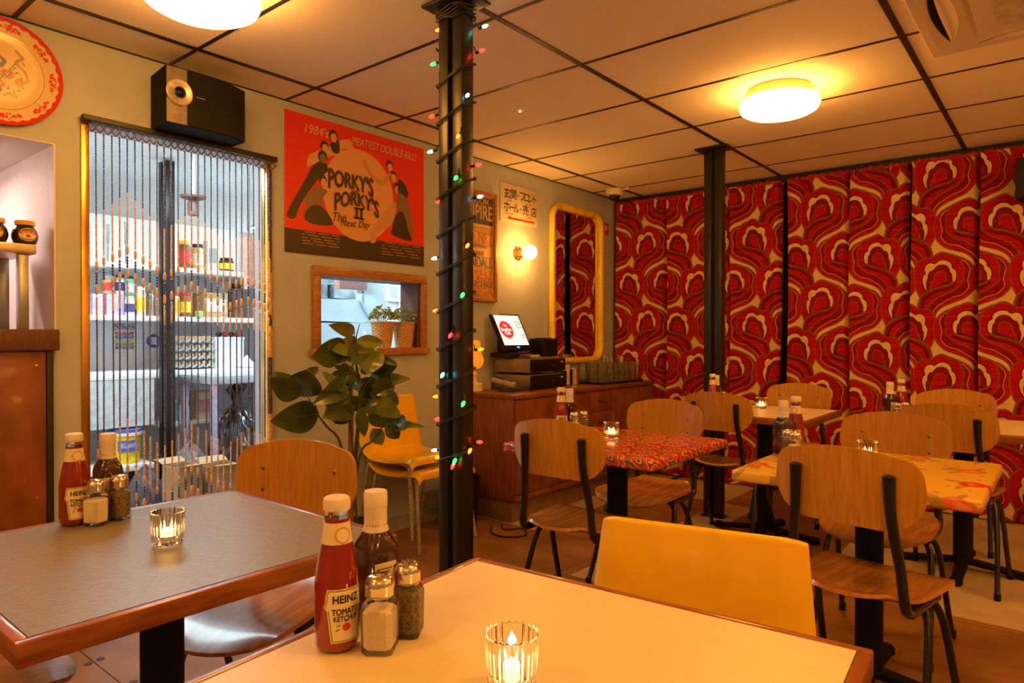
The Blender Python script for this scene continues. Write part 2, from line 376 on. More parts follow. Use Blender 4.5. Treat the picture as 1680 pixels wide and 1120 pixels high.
# ------------------------------------------------------------------ posts
def post(x, y, label, rz=0., plate=True):
    t = thing('steel_post', label, 'post', (x, y, 0), rz)
    hx, hy, g = .0625, .031, .011
    obj('flange', MB().rbox(-hx, -g, -hy, hy, .004, 2.436, .005), black_gloss, t)
    obj('flange', MB().rbox(g, hx, -hy, hy, .004, 2.436, .005), black_gloss, t)
    obj('web', MB().box(-g, g, -hy+.014, hy-.014, .004, 2.436), black_matt, t)
    if plate: obj('top_plate', MB().rbox(-.11, .11, -.075, .075, 2.436, 2.4455, .002), black_gloss, t)
    obj('base_plate', MB().rbox(-.08, .08, -.05, .05, .0002 if x > -1.8 or y < 2 else .0035, .008, .001), black_gloss, t)
    return t
post(-1.79, 1.852, 'black steel post wound with coloured fairy lights')
p2 = post(-1.83, 4.36, 'plain black steel post in front of the red patterned curtains')
# ------------------------------------------------------------------ curtains
def motif_canvas():
    """one repeat (.36 x .69 m): an S-swirl with a scalloped head, and its mirror half a drop lower"""
    W_, H_ = .36, .69
    cv = Canvas(W_, H_, 480, 920, (.82, .58, .26))
    red, deep, olive, maroon, cream = (.52, .006, .008), (.33, .004, .006), (.21, .115, .026), (.11, .012, .008), (.86, .63, .30)
    S = 1/1135.
    outer = [(150, 230), (150, 190), (128, 140), (60, 90), (0, 20), (0, -100), (0, -190), (-70, -175), (-130, -150), (-165, -135), (-200, -110), (-235, -60), (-248, 0), (-240, 60), (-225, 110), (-170, 165), (-95, 195), (-30, 222), (20, 265), (40, 330), (100, 330)]
    band2 = [(-70, -165), (-120, -145), (-150, -120), (-165, -118), (-190, -90), (-205, -55), (-198, -15), (-190, 30), (-196, 85), (-155, 135), (-110, 150), (-70, 163), (-20, 195), (10, 215), (45, 260), (60, 320)]
    head = [(140, 148), (162, 100), (168, 75), (178, 20), (180, -50), (172, -85), (160, -115), (145, -130), (120, -150), (95, -150), (65, -152), (40, -168), (10, -188), (-15, -192), (-50, -182), (-72, -165), (-92, -160), (-125, -148), (-148, -120), (-152, -98), (-164, -70), (-168, -35), (-160, -5), (-166, 25), (-148, 62), (-95, 105), (-60, 120), (-30, 133), (0, 150), (20, 160), (50, 190), (70, 215), (85, 245), (90, 300)]
    headfill = head+[(150, 300), (150, 210)]
    crescent = [(-97, 38), (-112, 5), (-112, -28), (-103, -52), (-84, -66), (-80, -92), (-66, -112), (-42, -126), (-15, -130), (8, -124), (24, -110), (38, -104), (58, -112), (80, -108), (98, -90), (104, -62), (98, -34), (112, -18), (120, 12), (116, 42), (106, 72), (86, 102), (60, 84), (0, 56), (-50, 42)]
    rose = [(-78, 42), (-82, 10), (-78, -20), (-66, -40), (-58, -68), (-38, -88), (-10, -94), (18, -86), (34, -68), (46, -54), (66, -46), (78, -20), (80, 8), (90, 30), (90, 62), (80, 98), (30, 66), (-40, 44)]
    rosin = [(66, 86), (60, 50), (44, 20), (40, -10), (22, -34), (-6, -46), (-34, -38), (-44, -10), (-40, 30)]
    tailtop = [(-97, 38), (-60, 62), (-10, 72), (50, 92), (96, 116), (128, 146), (146, 186), (150, 230)]
    tailmid = [(-110, 55), (-60, 88), (0, 104), (60, 132), (100, 165), (116, 205), (122, 250)]
    items = []
    for i in range(-2, 4):
        for k in range(-2, 4):
            items.append((H_*.25+H_*i, W_*.25+W_*k, 1)); items.append((H_*.75+H_*i, W_*.75+W_*k, -1))
    for cyv, cxv, sg in sorted(items):
        def P(pts, closed=True, n=5): return [(cxv+sg*q[0]*S*1.0, cyv+q[1]*S) for q in smooth(pts, n, closed)]
        ob = P(outer); cv.fill(ob, red); cv.stroke(ob[:-12], .007, olive)
        b2 = P(band2, False)
        cv.fill(P(band2+[(100, 320), (100, 0), (0, -100)]), deep); cv.stroke(b2, .0085, maroon); cv.stroke(b2, .0032, cream)
        cv.fill(P(headfill), red); cv.stroke(P(head, False), .0085, olive)
        cv.fill(P([(-97, 38), (-60, 62), (-10, 72), (50, 92), (96, 116), (128, 146), (146, 186), (150, 230), (122, 250), (116, 205), (100, 165), (60, 132), (0, 104), (-60, 88)]), deep)
        cv.stroke(P(tailmid, False), .010, maroon)
        cv.stroke(P(crescent), .014, maroon); cv.fill(P(crescent), cream)
        cv.fill(P(rose), deep); cv.stroke(P(rose), .008, maroon); cv.stroke(P(tailtop, False), .012, olive)
        cv.fill(P(rosin+[(10, 62), (40, 76)]), red); cv.stroke(P(rosin, False), .007, olive)
    rng = np.random.RandomState(3)                     # horizontal slub of the weave
    sl = np.repeat(rng.rand(230), 4)[:, None]*np.ones((1, 480)); sx = np.cumsum(rng.randn(920, 480), 1)*.03
    a = cv.a; isred = (a[..., 0] > 3*a[..., 1])[..., None]
    return np.where(isred, a*(.60+.56*sl+.10*np.sin(sx))[..., None], a*(.96+.06*sl)[..., None])
cur_m = IM('curtain_cloth', motif_canvas(), .85, bump=.1, spec=.12)
hem_m = M('curtain_fray', (.42, .02, .012), .9, var=.3)
CURY = 5.40
def curtain(x0, x1, folds, label, seed, full=1.06, slant_=0.):
    """folds: list of (x_end, motif px u, v, type) ; each strip of cloth laps over the next one"""
    t = thing('curtain', label, 'curtain', (0, 0, 0)); rng = random.Random(seed)
    xa = x0
    fr = MB(); ring = MB()
    for i, (xb, u, v, kind) in enumerate(folds):
        slant = slant_ if i == len(folds)-1 else 0.
        c = aty(u, v, CURY)
        su, sv = (.25 if kind == 'A' else .75), (.25 if kind == 'A' else .75)
        ph = rng.random()*6; amp = .008+.008*rng.random()
        nx = max(8, int((xb-xa)/.012)); nz = 30
        mb = MB(); mb.uv = []
        def pos(a, b):
            x = xa+(xb-xa)*a; zz = 2.4-(2.4-.012)*b
            yy = CURY+amp*math.sin(a*PI*2*max(1, round((xb-xa)/.22))+ph+.4*math.sin(b*3))*(.5+.5*b)+.006*math.sin(a*40+b*5)*math.exp(-b*6)
            yy += .045*max(0., (a-.86)/.14)**2-.030*max(0., (.16-a)/.16)          # tuck behind the next strip, lap over the last
            return (x+.006*math.sin(b*7+ph)-slant*a*b, yy, zz)
        mb.surf(pos, nx, nz, .004)
        uvs = []
        for q in mb.v:
            uvs.append((su+(q[0]-c.x)*full/.36, 1-sv+(q[2]-c.z)/.69))
        mb.uv = uvs
        o = obj('cloth', mb, cur_m, t, smooth_ang=1.2)
        for k in range(int((xb-xa)/.009)):                # frayed top edge against the black board
            xx = xa+.009*k; yy = CURY-.012; hh = .008+.02*rng.random()
            fr.add([(xx, yy, 2.384), (xx+.007, yy, 2.384), (xx+.005+.006*rng.random(), yy-.004, 2.392+hh), (xx, yy-.004, 2.392+hh*.8)], [(0, 1, 2, 3)])
        xa = xb
    f = obj('frayed_edge', fr, hem_m, t, smooth_ang=0); f['kind'] = 'stuff'
    return t
X = lambda u: aty(u, 500, CURY).x
curtain(XW+.03, X(1284), [(X(1097), 1061, 402, 'B'), (X(1200), 1113, 402, 'A'), (X(1284), 1237, 394, 'A')], 'red swirl patterned curtain hanging in the corner beside the mirror', 1, slant_=.055)
curtain(X(1294), X(1490), [(X(1395), 1346, 345, 'B'), (X(1490), 1441, 424, 'A')], 'red swirl patterned curtain right of the narrow dark gap', 2, 1.1)
curtain(X(1495), .62, [(X(1607), 1542, 455, 'B'), (.62, 1651, 362, 'A')], 'red swirl patterned curtain at the right behind the far chairs', 3)
curtain(.64, 1.82, [(1.2, 1900, 402, 'A'), (1.82, 2150, 402, 'B')], 'red swirl patterned curtain continuing beyond the right edge', 4)

# ------------------------------------------------------------------ chairs
def bent_ply(w_, h_, r_top, r_bot, bow, arch=.02, th=.011):
    """upright ply panel facing +y, rounded outline, bowed backwards in the middle"""
    out = []
    def arc(cx, cz, r, a0, a1, n=6):
        for k in range(n+1):
            a = a0+(a1-a0)*k/n; out.append((cx+r*math.cos(a), cz+r*math.sin(a)))
    arc(w_/2-r_bot, r_bot, r_bot, -PI/2, 0); arc(w_/2-r_top-.004, h_-arch-r_top, r_top, 0, PI/2)
    for k in range(1, 8):
        s = k/8; out.append(((w_/2-r_top)*(1-2*s), h_-arch+arch*(1-(2*s-1)**2)))
    arc(-w_/2+r_top+.004, h_-arch-r_top, r_top, PI/2, PI); arc(-w_/2+r_bot, r_bot, r_bot, PI, 1.5*PI)
    c = (0, h_*.5); n = len(out); rings = 5; vs = []; fs = []
    def y_of(x, z): return -bow*(1-(x/(w_/2))**2)-.10*z*.6
    for side in (0, 1):
        for k in range(rings+1):
            f = k/rings
            for (x, z) in out:
                xx = x*f; zz = c[1]+(z-c[1])*f
                vs.append((xx, y_of(xx, zz)-(th if side else 0), zz))
    o = (rings+1)*n
    for s in (0, o):
        for k in range(rings):
            for i in range(n):
                q = (s+k*n+i, s+k*n+(i+1) % n, s+(k+1)*n+(i+1) % n, s+(k+1)*n+i)
                fs.append(q if s == 0 else q[::-1])
    for i in range(n): fs.append((rings*n+i, rings*n+(i+1) % n, o+rings*n+(i+1) % n, o+rings*n+i))
    return MB().add(vs, fs), y_of
screw_m = M('screw_head', (.30, .26, .2), .35, .9)
def make_chair(label):
    """school-type ply chair facing +y, seat centre at the origin"""
    t = thing('ply_chair', label, 'chair', (0, 0, 0), 0, 'wooden ply chairs')
    def seat(a, b):
        y = -.19+.40*b; hw = (.175+.03*b)*(1-.32*abs(2*b-1)**5)
        x = hw*(2*a-1)
        z = .462+.010*(2*a-1)**2-.030*max(0, (b-.72)/.28)**2+.014*max(0, (.2-b)/.2)**2-.006*math.sin(PI*b)
        y += .035*(1-(2*a-1)**2)*(1 if b > .5 else -1)*abs(2*b-1)**3
        return (x, y, z)
    obj('seat', MB().surf(seat, 16, 16, .012), ply_seat, t, smooth_ang=.9)
    panel, yf = bent_ply(.42, .225, .060, .105, .035)
    bp = obj('backrest', panel, ply_m, t, loc=(0, -.155, .658), smooth_ang=.6)
    sc = MB()
    for sx in (-.125, .125):
        for z in (.07, .135):
            sc.sphere((sx, yf(sx, z)+.001, z), .007, 8, 5, (1, .4, 1))
    obj('screws', sc, screw_m, bp)
    for sx in (-1, 1):
        pts = smooth([(sx*.130, -.155+yf(.13, .16)-.024, .815), (sx*.134, -.155+yf(.13, .06)-.024, .70), (sx*.150, -.182, .56), (sx*.160, -.180, .47), (sx*.164, -.158, .437), (sx*.166, -.10, .432), (sx*.166, .06, .431)], 5)
        rr = [.006]+[.0145+.0035*max(0, 1-i/5) for i in range(len(pts))]; pts = [np.array((pts[0][0], pts[0][1], pts[0][2]+.006))]+list(pts)
        obj('upright', MB().tube(pts, rr, 10), black_tube, t, smooth_ang=1.)
        for f in (-1, 1):
            y0 = .02*f+.0
            leg = smooth([(sx*.06, y0+f*.012, .437), (sx*.125, y0+f*.014, .434), (sx*.168, y0+f*.022, .412), (sx*.187, y0+f*.055, .33), (sx*.200, f*.155, .10), (sx*.206, f*.192, .012)], 5)
            lg = obj('leg', MB().tube(leg, .0115, 10), black_tube, t, smooth_ang=1.)
            p = leg[-1]; obj('foot_cap', MB().lathe([(.0, 0), (.013, .0), (.0145, .004), (.0145, .03), (.012, .033)], 12, Matrix.Translation((p[0]-sx*.0005, p[1]-f*.003, .0032))), black_pl, lg)
    obj('cross_bar', MB().tube([(-.166, .052, .432), (.166, .052, .432)], .009, 8).tube([(-.166, -.06, .432), (.166, -.06, .432)], .009, 8), black_tube, t, smooth_ang=1.)
    return t
C = lambda d: math.radians(d)
G = 'wooden ply chairs'
c0 = make_chair('wooden chair seen from behind at the near side of the red printed table'); c0.location = (-1.53, 2.31, 0); c0.rotation_euler = (0, 0, C(2))
for x, y, a, lb in [
    (-.475, 2.31, -9, 'large wooden chair seen from behind, nearest the yellow flowered table'),
    (-1.58, 2.95, 178, 'wooden chair on the far side of the red printed table'),
    (-.575, 3.02, 176, 'wooden chair on the far side of the yellow flowered table'),
    (-1.56, 3.95, -3, 'wooden chair seen from behind between the red table and the far cream table'),
    (-1.42, 4.64, 182, 'wooden chair against the curtains behind the far cream table'),
    (-.44, 3.97, -4, 'wooden chair seen from behind at the right, by the far right table'),
    (-.53, 4.66, 180, 'wooden chair by the curtains behind the far right table'),
    (-1.735, 1.01, 202, 'wooden chair behind the grey table with screws in its backrest'),
    (-1.85, .34, 4, 'wooden chair of which only a seat corner shows under the grey table')]:
    copy_tree(c0, (x, y, 0), C(a), lb, G)

def yellow_chair(label):
    """moulded plastic shell on tube legs, facing +y"""
    t = thing('plastic_chair', label, 'chair', (0, 0, 0), 0, 'yellow plastic chairs')
    prof = smooth([(.225, .412), (.218, .440), (.17, .450), (.02, .432), (-.12, .436), (-.175, .462), (-.20, .53), (-.222, .67), (-.243, .812), (-.249, .830), (-.262, .823)], 4)
    m = len(prof)-1
    def sh(a, b):
        i = min(m-1, int(b*m)); f = b*m-i; y = prof[i][0]*(1-f)+prof[i+1][0]*f; z = prof[i][1]*(1-f)+prof[i+1][1]*f
        s = 2*a-1; hw = .225 if z < .47 or y > -.1 else .225-.034*(z-.47)/.36
        hw *= 1-.05*max(0, (b-.93)/.07)**2
        e = max(0, (abs(s)-.80)/.20)**2
        if y > -.12: return (s*hw, y, z-.026*e)
        k = max(0., min(1., (-.12-y)/.08)); return (s*hw, y-.030*e*k, z-.026*e*(1-k)-.012*e*k*(z-.45)/.35)
    obj('shell', MB().surf(sh, 28, m*2, .005), yplast, t, smooth_ang=1.2)
    for sx in (-1, 1):
        pts = smooth([(sx*.225, .235, .012), (sx*.20, .185, .37), (sx*.192, .160, .402), (sx*.188, .10, .409), (sx*.188, -.09, .409), (sx*.192, -.14, .402), (sx*.20, -.17, .37), (sx*.225, -.235, .012)], 5)
        obj('leg_frame', MB().tube(pts, .0105, 10), tubegrey, t, smooth_ang=1.)
    obj('cross_bar', MB().tube([(-.188, .10, .409), (.188, .10, .409)], .008, 8).tube([(-.188, -.09, .409), (.188, -.09, .409)], .008, 8), tubegrey, t)
    return t
y0 = yellow_chair('yellow plastic chair facing the near cream table'); y0.location = (-.496, .977, 0); y0.rotation_euler = (0, 0, C(192))
G2 = 'yellow plastic chairs'
copy_tree(y0, (-2.965, 2.765, 0), C(-90), 'lower yellow plastic chair of the stack of two by the wall', G2)
yb = copy_tree(y0, (-3.0, 2.745, .075), C(-90), 'upper yellow plastic chair of the stack of two by the wall', G2)
# ------------------------------------------------------------------ tables
def pedestal(t):
    obj('column', MB().lathe([(.05, .045), (.05, .06), (.044, .065), (.044, .70), (.06, .712)], 24), black_matt, t)
    for k in range(4):
        a = PI/4*0+k*PI/2
        arm = MB(); T = Matrix.Rotation(a, 4, 'Z')
        arm.surf(lambda u, v: (.03+.25*u, (v-.5)*(.055-.012*u), .062-.030*u), 6, 4, .024, T)
        arm.lathe([(0, .002), (.022, .002), (.030, .010), (.030, .028), (.02, .040), (0, .042)], 14, T @ Matrix.Translation((.285, 0, 0)))
        obj('foot', arm, black_matt, t)
    obj('plate', MB().box(-.16, .16, -.16, .16, .700, .7115), black_matt, t, smooth_ang=0)
def edged_table(x, y, rz, top_m, label, s=.36):
    t = thing('cafe_table', label, 'table', (x, y, 0), rz)
    b = .020; pedestal(t)
    obj('tabletop', MB().box(-s+b, s-b, -s+b, s-b, .712, .7498), top_m, t, smooth_ang=0)
    for k in range(4):
        T = Matrix.Rotation(k*PI/2, 4, 'Z')
        obj('edge_band', MB().rbox(-s, s-b, -s, -s+b-.0006, .712, .750, .0035, 2, T), mahog_m, t)
    return t
def cloth_table(x, y, rz, cloth_m, label, clabel, s=.35, per=.56):
    t = thing('cafe_table', label, 'table', (x, y, 0), rz); pedestal(t)
    obj('tabletop', MB().rbox(-s+.006, s-.006, -s+.006, s-.006, .712, .742, .004), oak_m, t)
    c = MB(); c.rbox(-s, s, -s, s, .7125, .7505, .010, 3)
    d = obj('oilcloth', c, cloth_m, t, smooth_ang=.8, uvf=lambda q: ((q.x+q.z*(1 if abs(q.x) > s-.011 else 0)*(1 if q.x > 0 else -1)*-1)/per, (q.y+(q.z-.75)*(1 if q.y < -s+.011 else (-1 if q.y > s-.011 else 0)))/per))
    return t
def print_mandala():
    cv = Canvas(.4, .4, 420, 420, (.55, .035, .014)); rg = random.Random(5)
    gold, blue, green, pink, dark = (.78, .36, .06), (.06, .12, .30), (.06, .16, .03), (.62, .10, .08), (.10, .012, .008)
    spots = []
    for i in range(4):
        for k in range(4): spots.append((.05+.1*i+(.05 if k % 2 else 0), .05+.1*k, .046))
    for (x, y, r) in spots:
        for dx in (-.4, 0, .4):
            for dy in (-.4, 0, .4):
                for q, c in ((1., gold), (.90, (.60, .05, .02)), (.72, dark), (.64, gold), (.54, (.62, .06, .02)), (.34, blue), (.22, gold), (.12, dark)):
                    cv.ell(x+dx, y+dy, r*q, r*q, c)
                for j in range(10):
                    a = j*PI/5; cv.ell(x+dx+r*.8*math.cos(a), y+dy+r*.8*math.sin(a), .004, .004, (.80, .50, .12))
                cv.ell(x+dx+.05, y+dy, .014, .014, blue); cv.ell(x+dx+.05, y+dy, .008, .008, pink)
                for j in range(4):
                    a = j*PI/2+PI/4; cv.ell(x+dx+.05+.018*math.cos(a), y+dy+.018*math.sin(a), .012, .005, green, a)
    return cv.a
def print_flowers():
    cv = Canvas(.5, .5, 420, 420, (.86, .57, .07)); rg = random.Random(11)
    for (x, y, c) in ((.13, .12, (.70, .05, .03)), (.38, .20, (.80, .16, .04)), (.16, .38, (.78, .20, .06)), (.40, .42, (.66, .04, .03))):
        for j in range(7):
            a = rg.random()*6.3; cv.ell(x+.075*math.cos(a), y+.06*math.sin(a), .03, .012, (.46, .34, .08), a)
        for j in range(16):
            a = j*PI/8; rr = .045*(.7+.3*rg.random()); cv.ell(x+rr*.8*math.cos(a), y+rr*.6*math.sin(a), .017, .013, tuple(q*(.8+.4*rg.random()) for q in c), a)
        cv.ell(x, y, .026, .02, tuple(min(1, q*1.3) for q in c)); cv.ell(x+.004, y-.003, .012, .009, (.84, .42, .14))
        for j in range(5):
            a = rg.random()*6.3; cv.ell(x+.10*math.cos(a), y+.09*math.sin(a), .009, .006, (.70, .10, .10)); cv.ell(x+.12*math.cos(a+.4), y+.1*math.sin(a+.4), .010, .003, (.30, .28, .34), a)
    return cv.a
red_cl = IM('red_oilcloth', print_mandala(), .24, coat=.12); yel_cl = IM('yellow_oilcloth', print_flowers(), .26, coat=.1)
TG = (-1.535, .665); TW = (-.545, .690); TR = (-1.50, 2.545); TY = (-.53, 2.585); TF = (-1.418, 4.135); T4 = (-.42, 4.17)
edged_table(*TG, 0, grey_lam, 'square table with grey top and reddish wooden edge near the doorway')
edged_table(*TW, C(4.5), white_lam, 'square table with cream top and wooden edge in the foreground')
edged_table(*TF, 0, white_lam, 'square cream topped table in front of the curtains beside the post', .345)
edged_table(*T4, 0, white_lam, 'square cream topped table at the far right, mostly behind chairs')
cloth_table(*TR, 0, red_cl, 'square table wrapped in shiny red oilcloth with round flower print', '')
cloth_table(*TY, 0, yel_cl, 'square table wrapped in yellow oilcloth with red flowers', '', per=.5)

# ------------------------------------------------------------------ bottles, shakers and candles
ketchup_m = M('ketchup', (.24, .005, .002), .05, scale=8, var=.12, coat=.8)
sauce_m = M('brown_sauce', (.040, .010, .005), .07, scale=8, var=.15, coat=.8)
cap_m = M('white_cap', (.80, .74, .66), .35, var=.03)
label_m = M('cream_label', (.80, .70, .50), .5, var=.03); gold_m = M('gold_line', (.50, .36, .07), .4, var=.05); green_m = M('green_print', (.05, .16, .03), .5)
ink_m = M('black_ink', (.015, .013, .012), .6); redink = M('red_ink', (.55, .03, .02), .5); blueink = M('blue_ink', (.03, .06, .25), .5); paleblue = M('pale_label', (.72, .66, .58), .5)
salt_m = M('salt', (.95, .88, .74), .8, scale=300, var=.05); pepper_m = M('pepper', (.10, .075, .03), .8, col2=(.34, .25, .10), scale=260, detail=2)
lid_m = M('shaker_lid', (.75, .68, .55), .18, 1., var=.06)
def wrap(mb, r, z0=0.):
    mb.v = [((r+z)*math.sin(x/r), -(r+z)*math.cos(x/r), z0+y) for x, y, z in mb.v]; return mb
def patch(rows, r, z0=0.):            # rows: (z, half width left, half width right)
    mb = MB(); n = 12; vs = []
    for z, a, b in rows: vs += [(-a+(a+b)*k/n, z, 0) for k in range(n+1)]
    fs = [(i*(n+1)+k, i*(n+1)+k+1, (i+1)*(n+1)+k+1, (i+1)*(n+1)+k) for i in range(len(rows)-1) for k in range(n)]
    return wrap(mb.add(vs, fs), r, z0)
def ketchup(label, loc, rz):
    t = thing('ketchup_bottle', label, 'bottle', loc, rz, 'sauce bottles on the tables')
    prof = [(0, .001), (.024, .001), (.029, .004), (.0312, .010), (.0312, .088), (.0308, .098), (.0290, .112), (.0255, .132), (.0215, .152), (.0190, .165), (.0178, .180), (.0172, .186)]
    obj('bottle', MB().lathe(prof, 32), ketchup_m, t, smooth_ang=.9)
    obj('neck', MB().lathe([(.0172, .186), (.0165, .190), (.0165, .199), (.0, .199)], 24), glass, t)
    obj('cap', MB().lathe([(.0, .197), (.0180, .197), (.0192, .199), (.0192, .210), (.0182, .214), (.0155, .216), (0, .2165)], 28), cap_m, t)
    R = .0316; ks = lambda g: [(.020-g, .019+g, .019+g), (.062, .0245+g, .0245+g), (.0625+g*.5, .0245+g, .0245+g), (.063+g, .030+g, .030+g), (.074-g*.3, .027+g, .027+g), (.085, .026+g, .026+g), (.089+g, .024+g, .024+g)]
    lb = obj('front_label', patch(ks(.0030), R), label_m, t); lb['label'] = 'cream keystone shaped label'
    obj('border', patch(ks(.0018), R+.00015), gold_m, lb); obj('border', patch(ks(.0008), R+.0003), green_m, lb); obj('panel', patch(ks(0), R+.00045), label_m, lb)
    for body, wd, hh, z in (('HEINZ', .038, .0105, .078), ('TOMATO', .041, .0085, .0605), ('KETCHUP', .036, .0072, .0510)):
        obj('lettering', wrap(text(body, wd, hh, .045), R+.0006, z), ink_m, lb)
    tm = dstrip(.0062, .0055); obj('tomato', wrap(tm, R+.0006, .0385), redink, lb)
    lf = MB()
    for dx, dy in ((-.011, .003), (-.0125, -.003), (.0, .0085)): lf.add([(dx-.004, dy, 0), (dx, dy-.0018, 0), (dx+.004, dy+.001, 0), (dx, dy+.0022, 0)], [(0, 1, 2, 3)])
    obj('leaf_print', wrap(lf, R+.0006, .0385), green_m, lb)
    nl = MB(); nl.lathe([(.0221, .1515), (.0194, .1655), (.0183, .181)], 32); k = obj('neck_label', nl, label_m, t); k['label'] = 'cream neck label'
    for rr, mm, e in ((.0115, gold_m, .0006), (.0092, label_m, .0008)):
        cc = dstrip(rr, rr, 14)
        cc.v = [(x, -math.sqrt(max(1e-6, (.0208+e-.0002*0-.16*y)**2-x*x)), .164+y) for x, y, z in cc.v]; obj('medallion', cc, mm, k)
    return t
def brown_sauce(label, loc, rz):
    t = thing('sauce_bottle', label, 'bottle', loc, rz, 'sauce bottles on the tables')
    def ring(h, r, z, n=24):
        return [(max(-h, min(h, r*math.cos(2*PI*k/n)*1.25)), max(-h, min(h, r*math.sin(2*PI*k/n)*1.25)), z) for k in range(n)]
    rows = [ring(.024, .024, .001), ring(.0285, .030, .006), ring(.0285, .030, .112), ring(.027, .0275, .122), ring(.022, .020, .134), ring(.020, .0145, .146), ring(.02, .0135, .170), ring(.02, .0135, .180)]
    mb = MB(); n = 24
    mb.add([p for r in rows for p in r], [(i*n+k, i*n+(k+1) % n, (i+1)*n+(k+1) % n, (i+1)*n+k) for i in range(len(rows)-1) for k in range(n)]+[tuple(range(n-1, -1, -1)), tuple((len(rows)-1)*n+k for k in range(n))])
    obj('bottle', mb, sauce_m, t, smooth_ang=.7)
    obj('neck_sleeve', MB().lathe([(.0206, .1425), (.0192, .1475), (.0178, .152), (.0176, .183), (.0168, .184)], 28), paleblue, t)
    obj('cap', MB().lathe([(.0, .180), (.0178, .180), (.0184, .182), (.0184, .200), (.0172, .204), (0, .2045)], 28), cap_m, t)
    lb = obj('back_label', MB().box(.0287, .0291, -.019, .019, .022, .098), paleblue, t, smooth_ang=0)
    ln = MB()
    for i in range(13): ln.box(.02915, .0292, -.016, .012-.004*(i % 3), .088-i*.0045, .0895-i*.0045)
    o = obj('print', ln, ink_m, lb, smooth_ang=0); o['kind'] = 'stuff'
    f = obj('front_label', MB().box(-.0291, -.0287, -.020, .020, .022, .098), paleblue, t, smooth_ang=0)
    obj('emblem', MB().box(-.0294, -.02915, -.014, .014, .050, .085), blueink, f, smooth_ang=0)
    tx = text('HP', .020, .017); tx.v = [(-.0297, -x, .067+y) for x, y, z in tx.v]; obj('lettering', tx, cap_m, f)
    return t
def sq_ring(h, c, z): return [(h-c, -h, z), (h, -h+c, z), (h, h-c, z), (h-c, h, z), (-h+c, h, z), (-h, h-c, z), (-h, -h+c, z), (-h+c, -h, z)]
def loft(rows):
    n = len(rows[0]); m = len(rows)
    return MB().add([p for r in rows for p in r], [(i*n+k, i*n+(k+1) % n, (i+1)*n+(k+1) % n, (i+1)*n+k) for i in range(m-1) for k in range(n)]+[tuple(range(n-1, -1, -1)), tuple((m-1)*n+k for k in range(n))])
def shaker(kind, label, loc, rz):
    t = thing(kind+'_shaker', label, 'shaker', loc, rz, 'salt and pepper shakers')
    obj('jar', loft([sq_ring(.021, .006, .001), sq_ring(.0225, .007, .005), sq_ring(.0235, .007, .062), sq_ring(.0215, .008, .070), sq_ring(.017, .007, .075), sq_ring(.0165, .007, .080)]), jar_gl, t, smooth_ang=.3)
    top = .058 if kind == 'salt' else .064
    obj('contents', loft([sq_ring(.0185, .006, .007), sq_ring(.0205, .007, .010), sq_ring(.0212, .007, top), sq_ring(.018, .006, top+.003)]), salt_m if kind == 'salt' else pepper_m, t, smooth_ang=.3)
    l = obj('lid', MB().lathe([(0, .0785), (.0205, .0785), (.0212, .080), (.0205, .083), (.0212, .086), (.0205, .089), (.0212, .092), (.0208, .097), (.0190, .103), (.0150, .107), (.008, .1085), (0, .109)], 28), lid_m, t)
    hl = MB()
    for k in range(7):
        a = k*PI/3; rr = .009 if k < 6 else 0; hl.cyl(rr*math.cos(a), rr*math.sin(a), .1078, .1092, .0012, 6)
    obj('holes', hl, ink_m, l)
    return t
flame_m = M('flame', (1, .8, .4), emis=(1, .62, .22), estr=420, var=.01); wax_m = M('wax', (.85, .72, .5), .4, sss=.0, var=.03)
wax_m.node_tree.nodes['Principled BSDF'].inputs['Emission Color'].default_value = (1, .55, .18, 1)
wax_m.node_tree.nodes['Principled BSDF'].inputs['Emission Strength'].default_value = 4  # emission stands in for flame light glowing through the wax
def candle(label, loc):
    t = thing('candle_glass', label, 'candle', loc, 0, 'tealight glasses')
    n = 48
    out = [(.0, .001), (.0270, .001), (.0292, .004), (.0310, .025), (.0335, .062), (.0342, .070)]
    inn = [(.0322, .070), (.0312, .060), (.0285, .022), (.022, .016), (0, .016)]
    g = MB(); vs = []; prof = out+inn; m = len(prof); fs = []
    for i, (r, z) in enumerate(prof):
        for k in range(n):
            fl_ = .035 if .003 < z and i < len(out) else 0
            vs.append((max(r, 1e-5)*(1+fl_*math.cos(k*PI))*math.cos(2*PI*k/n), max(r, 1e-5)*(1+fl_*math.cos(k*PI))*math.sin(2*PI*k/n), z+(.0012*math.cos(k*PI) if i in (5, 6) else 0)))
    for i in range(m-1):
        for k in range(n): fs.append((i*n+k, i*n+(k+1) % n, (i+1)*n+(k+1) % n, (i+1)*n+k))
    obj('glass', g.add(vs, fs), glass, t, smooth_ang=.3)
    obj('tealight', MB().lathe([(0, .0165), (.019, .0165), (.0195, .032), (.0188, .032), (.018, .030), (0, .0295)], 24), wax_m, t)
    obj('flame', MB().lathe([(0, .031), (.003, .034), (.0056, .038), (.0045, .043), (.0018, .048), (0, .051)], 12), flame_m, t)
    return t
Z = .7503
def V(x, y, z=Z): return (x, y, z)
to_cam = lambda x, y: math.atan2(-y, -x)+PI/2        # turns a -y facing label to the camera
k0 = ketchup('red ketchup bottle at the front of the cluster on the cream foreground table', V(-.815, .597), to_cam(-.815, .597)+.42)
b0 = brown_sauce('dark brown sauce bottle on the cream foreground table', V(-.842, .690), C(-8))
s0 = shaker('salt', 'glass salt shaker on the cream foreground table', V(-.757, .628), C(35)); e0 = shaker('pepper', 'glass pepper shaker on the cream foreground table', V(-.768, .688), C(35))
q0 = candle('lit tealight in fluted glass on the cream foreground table', V(-.545, .665))
SB, SS, ST = 'sauce bottles on the tables', 'salt and pepper shakers', 'tealight glasses'
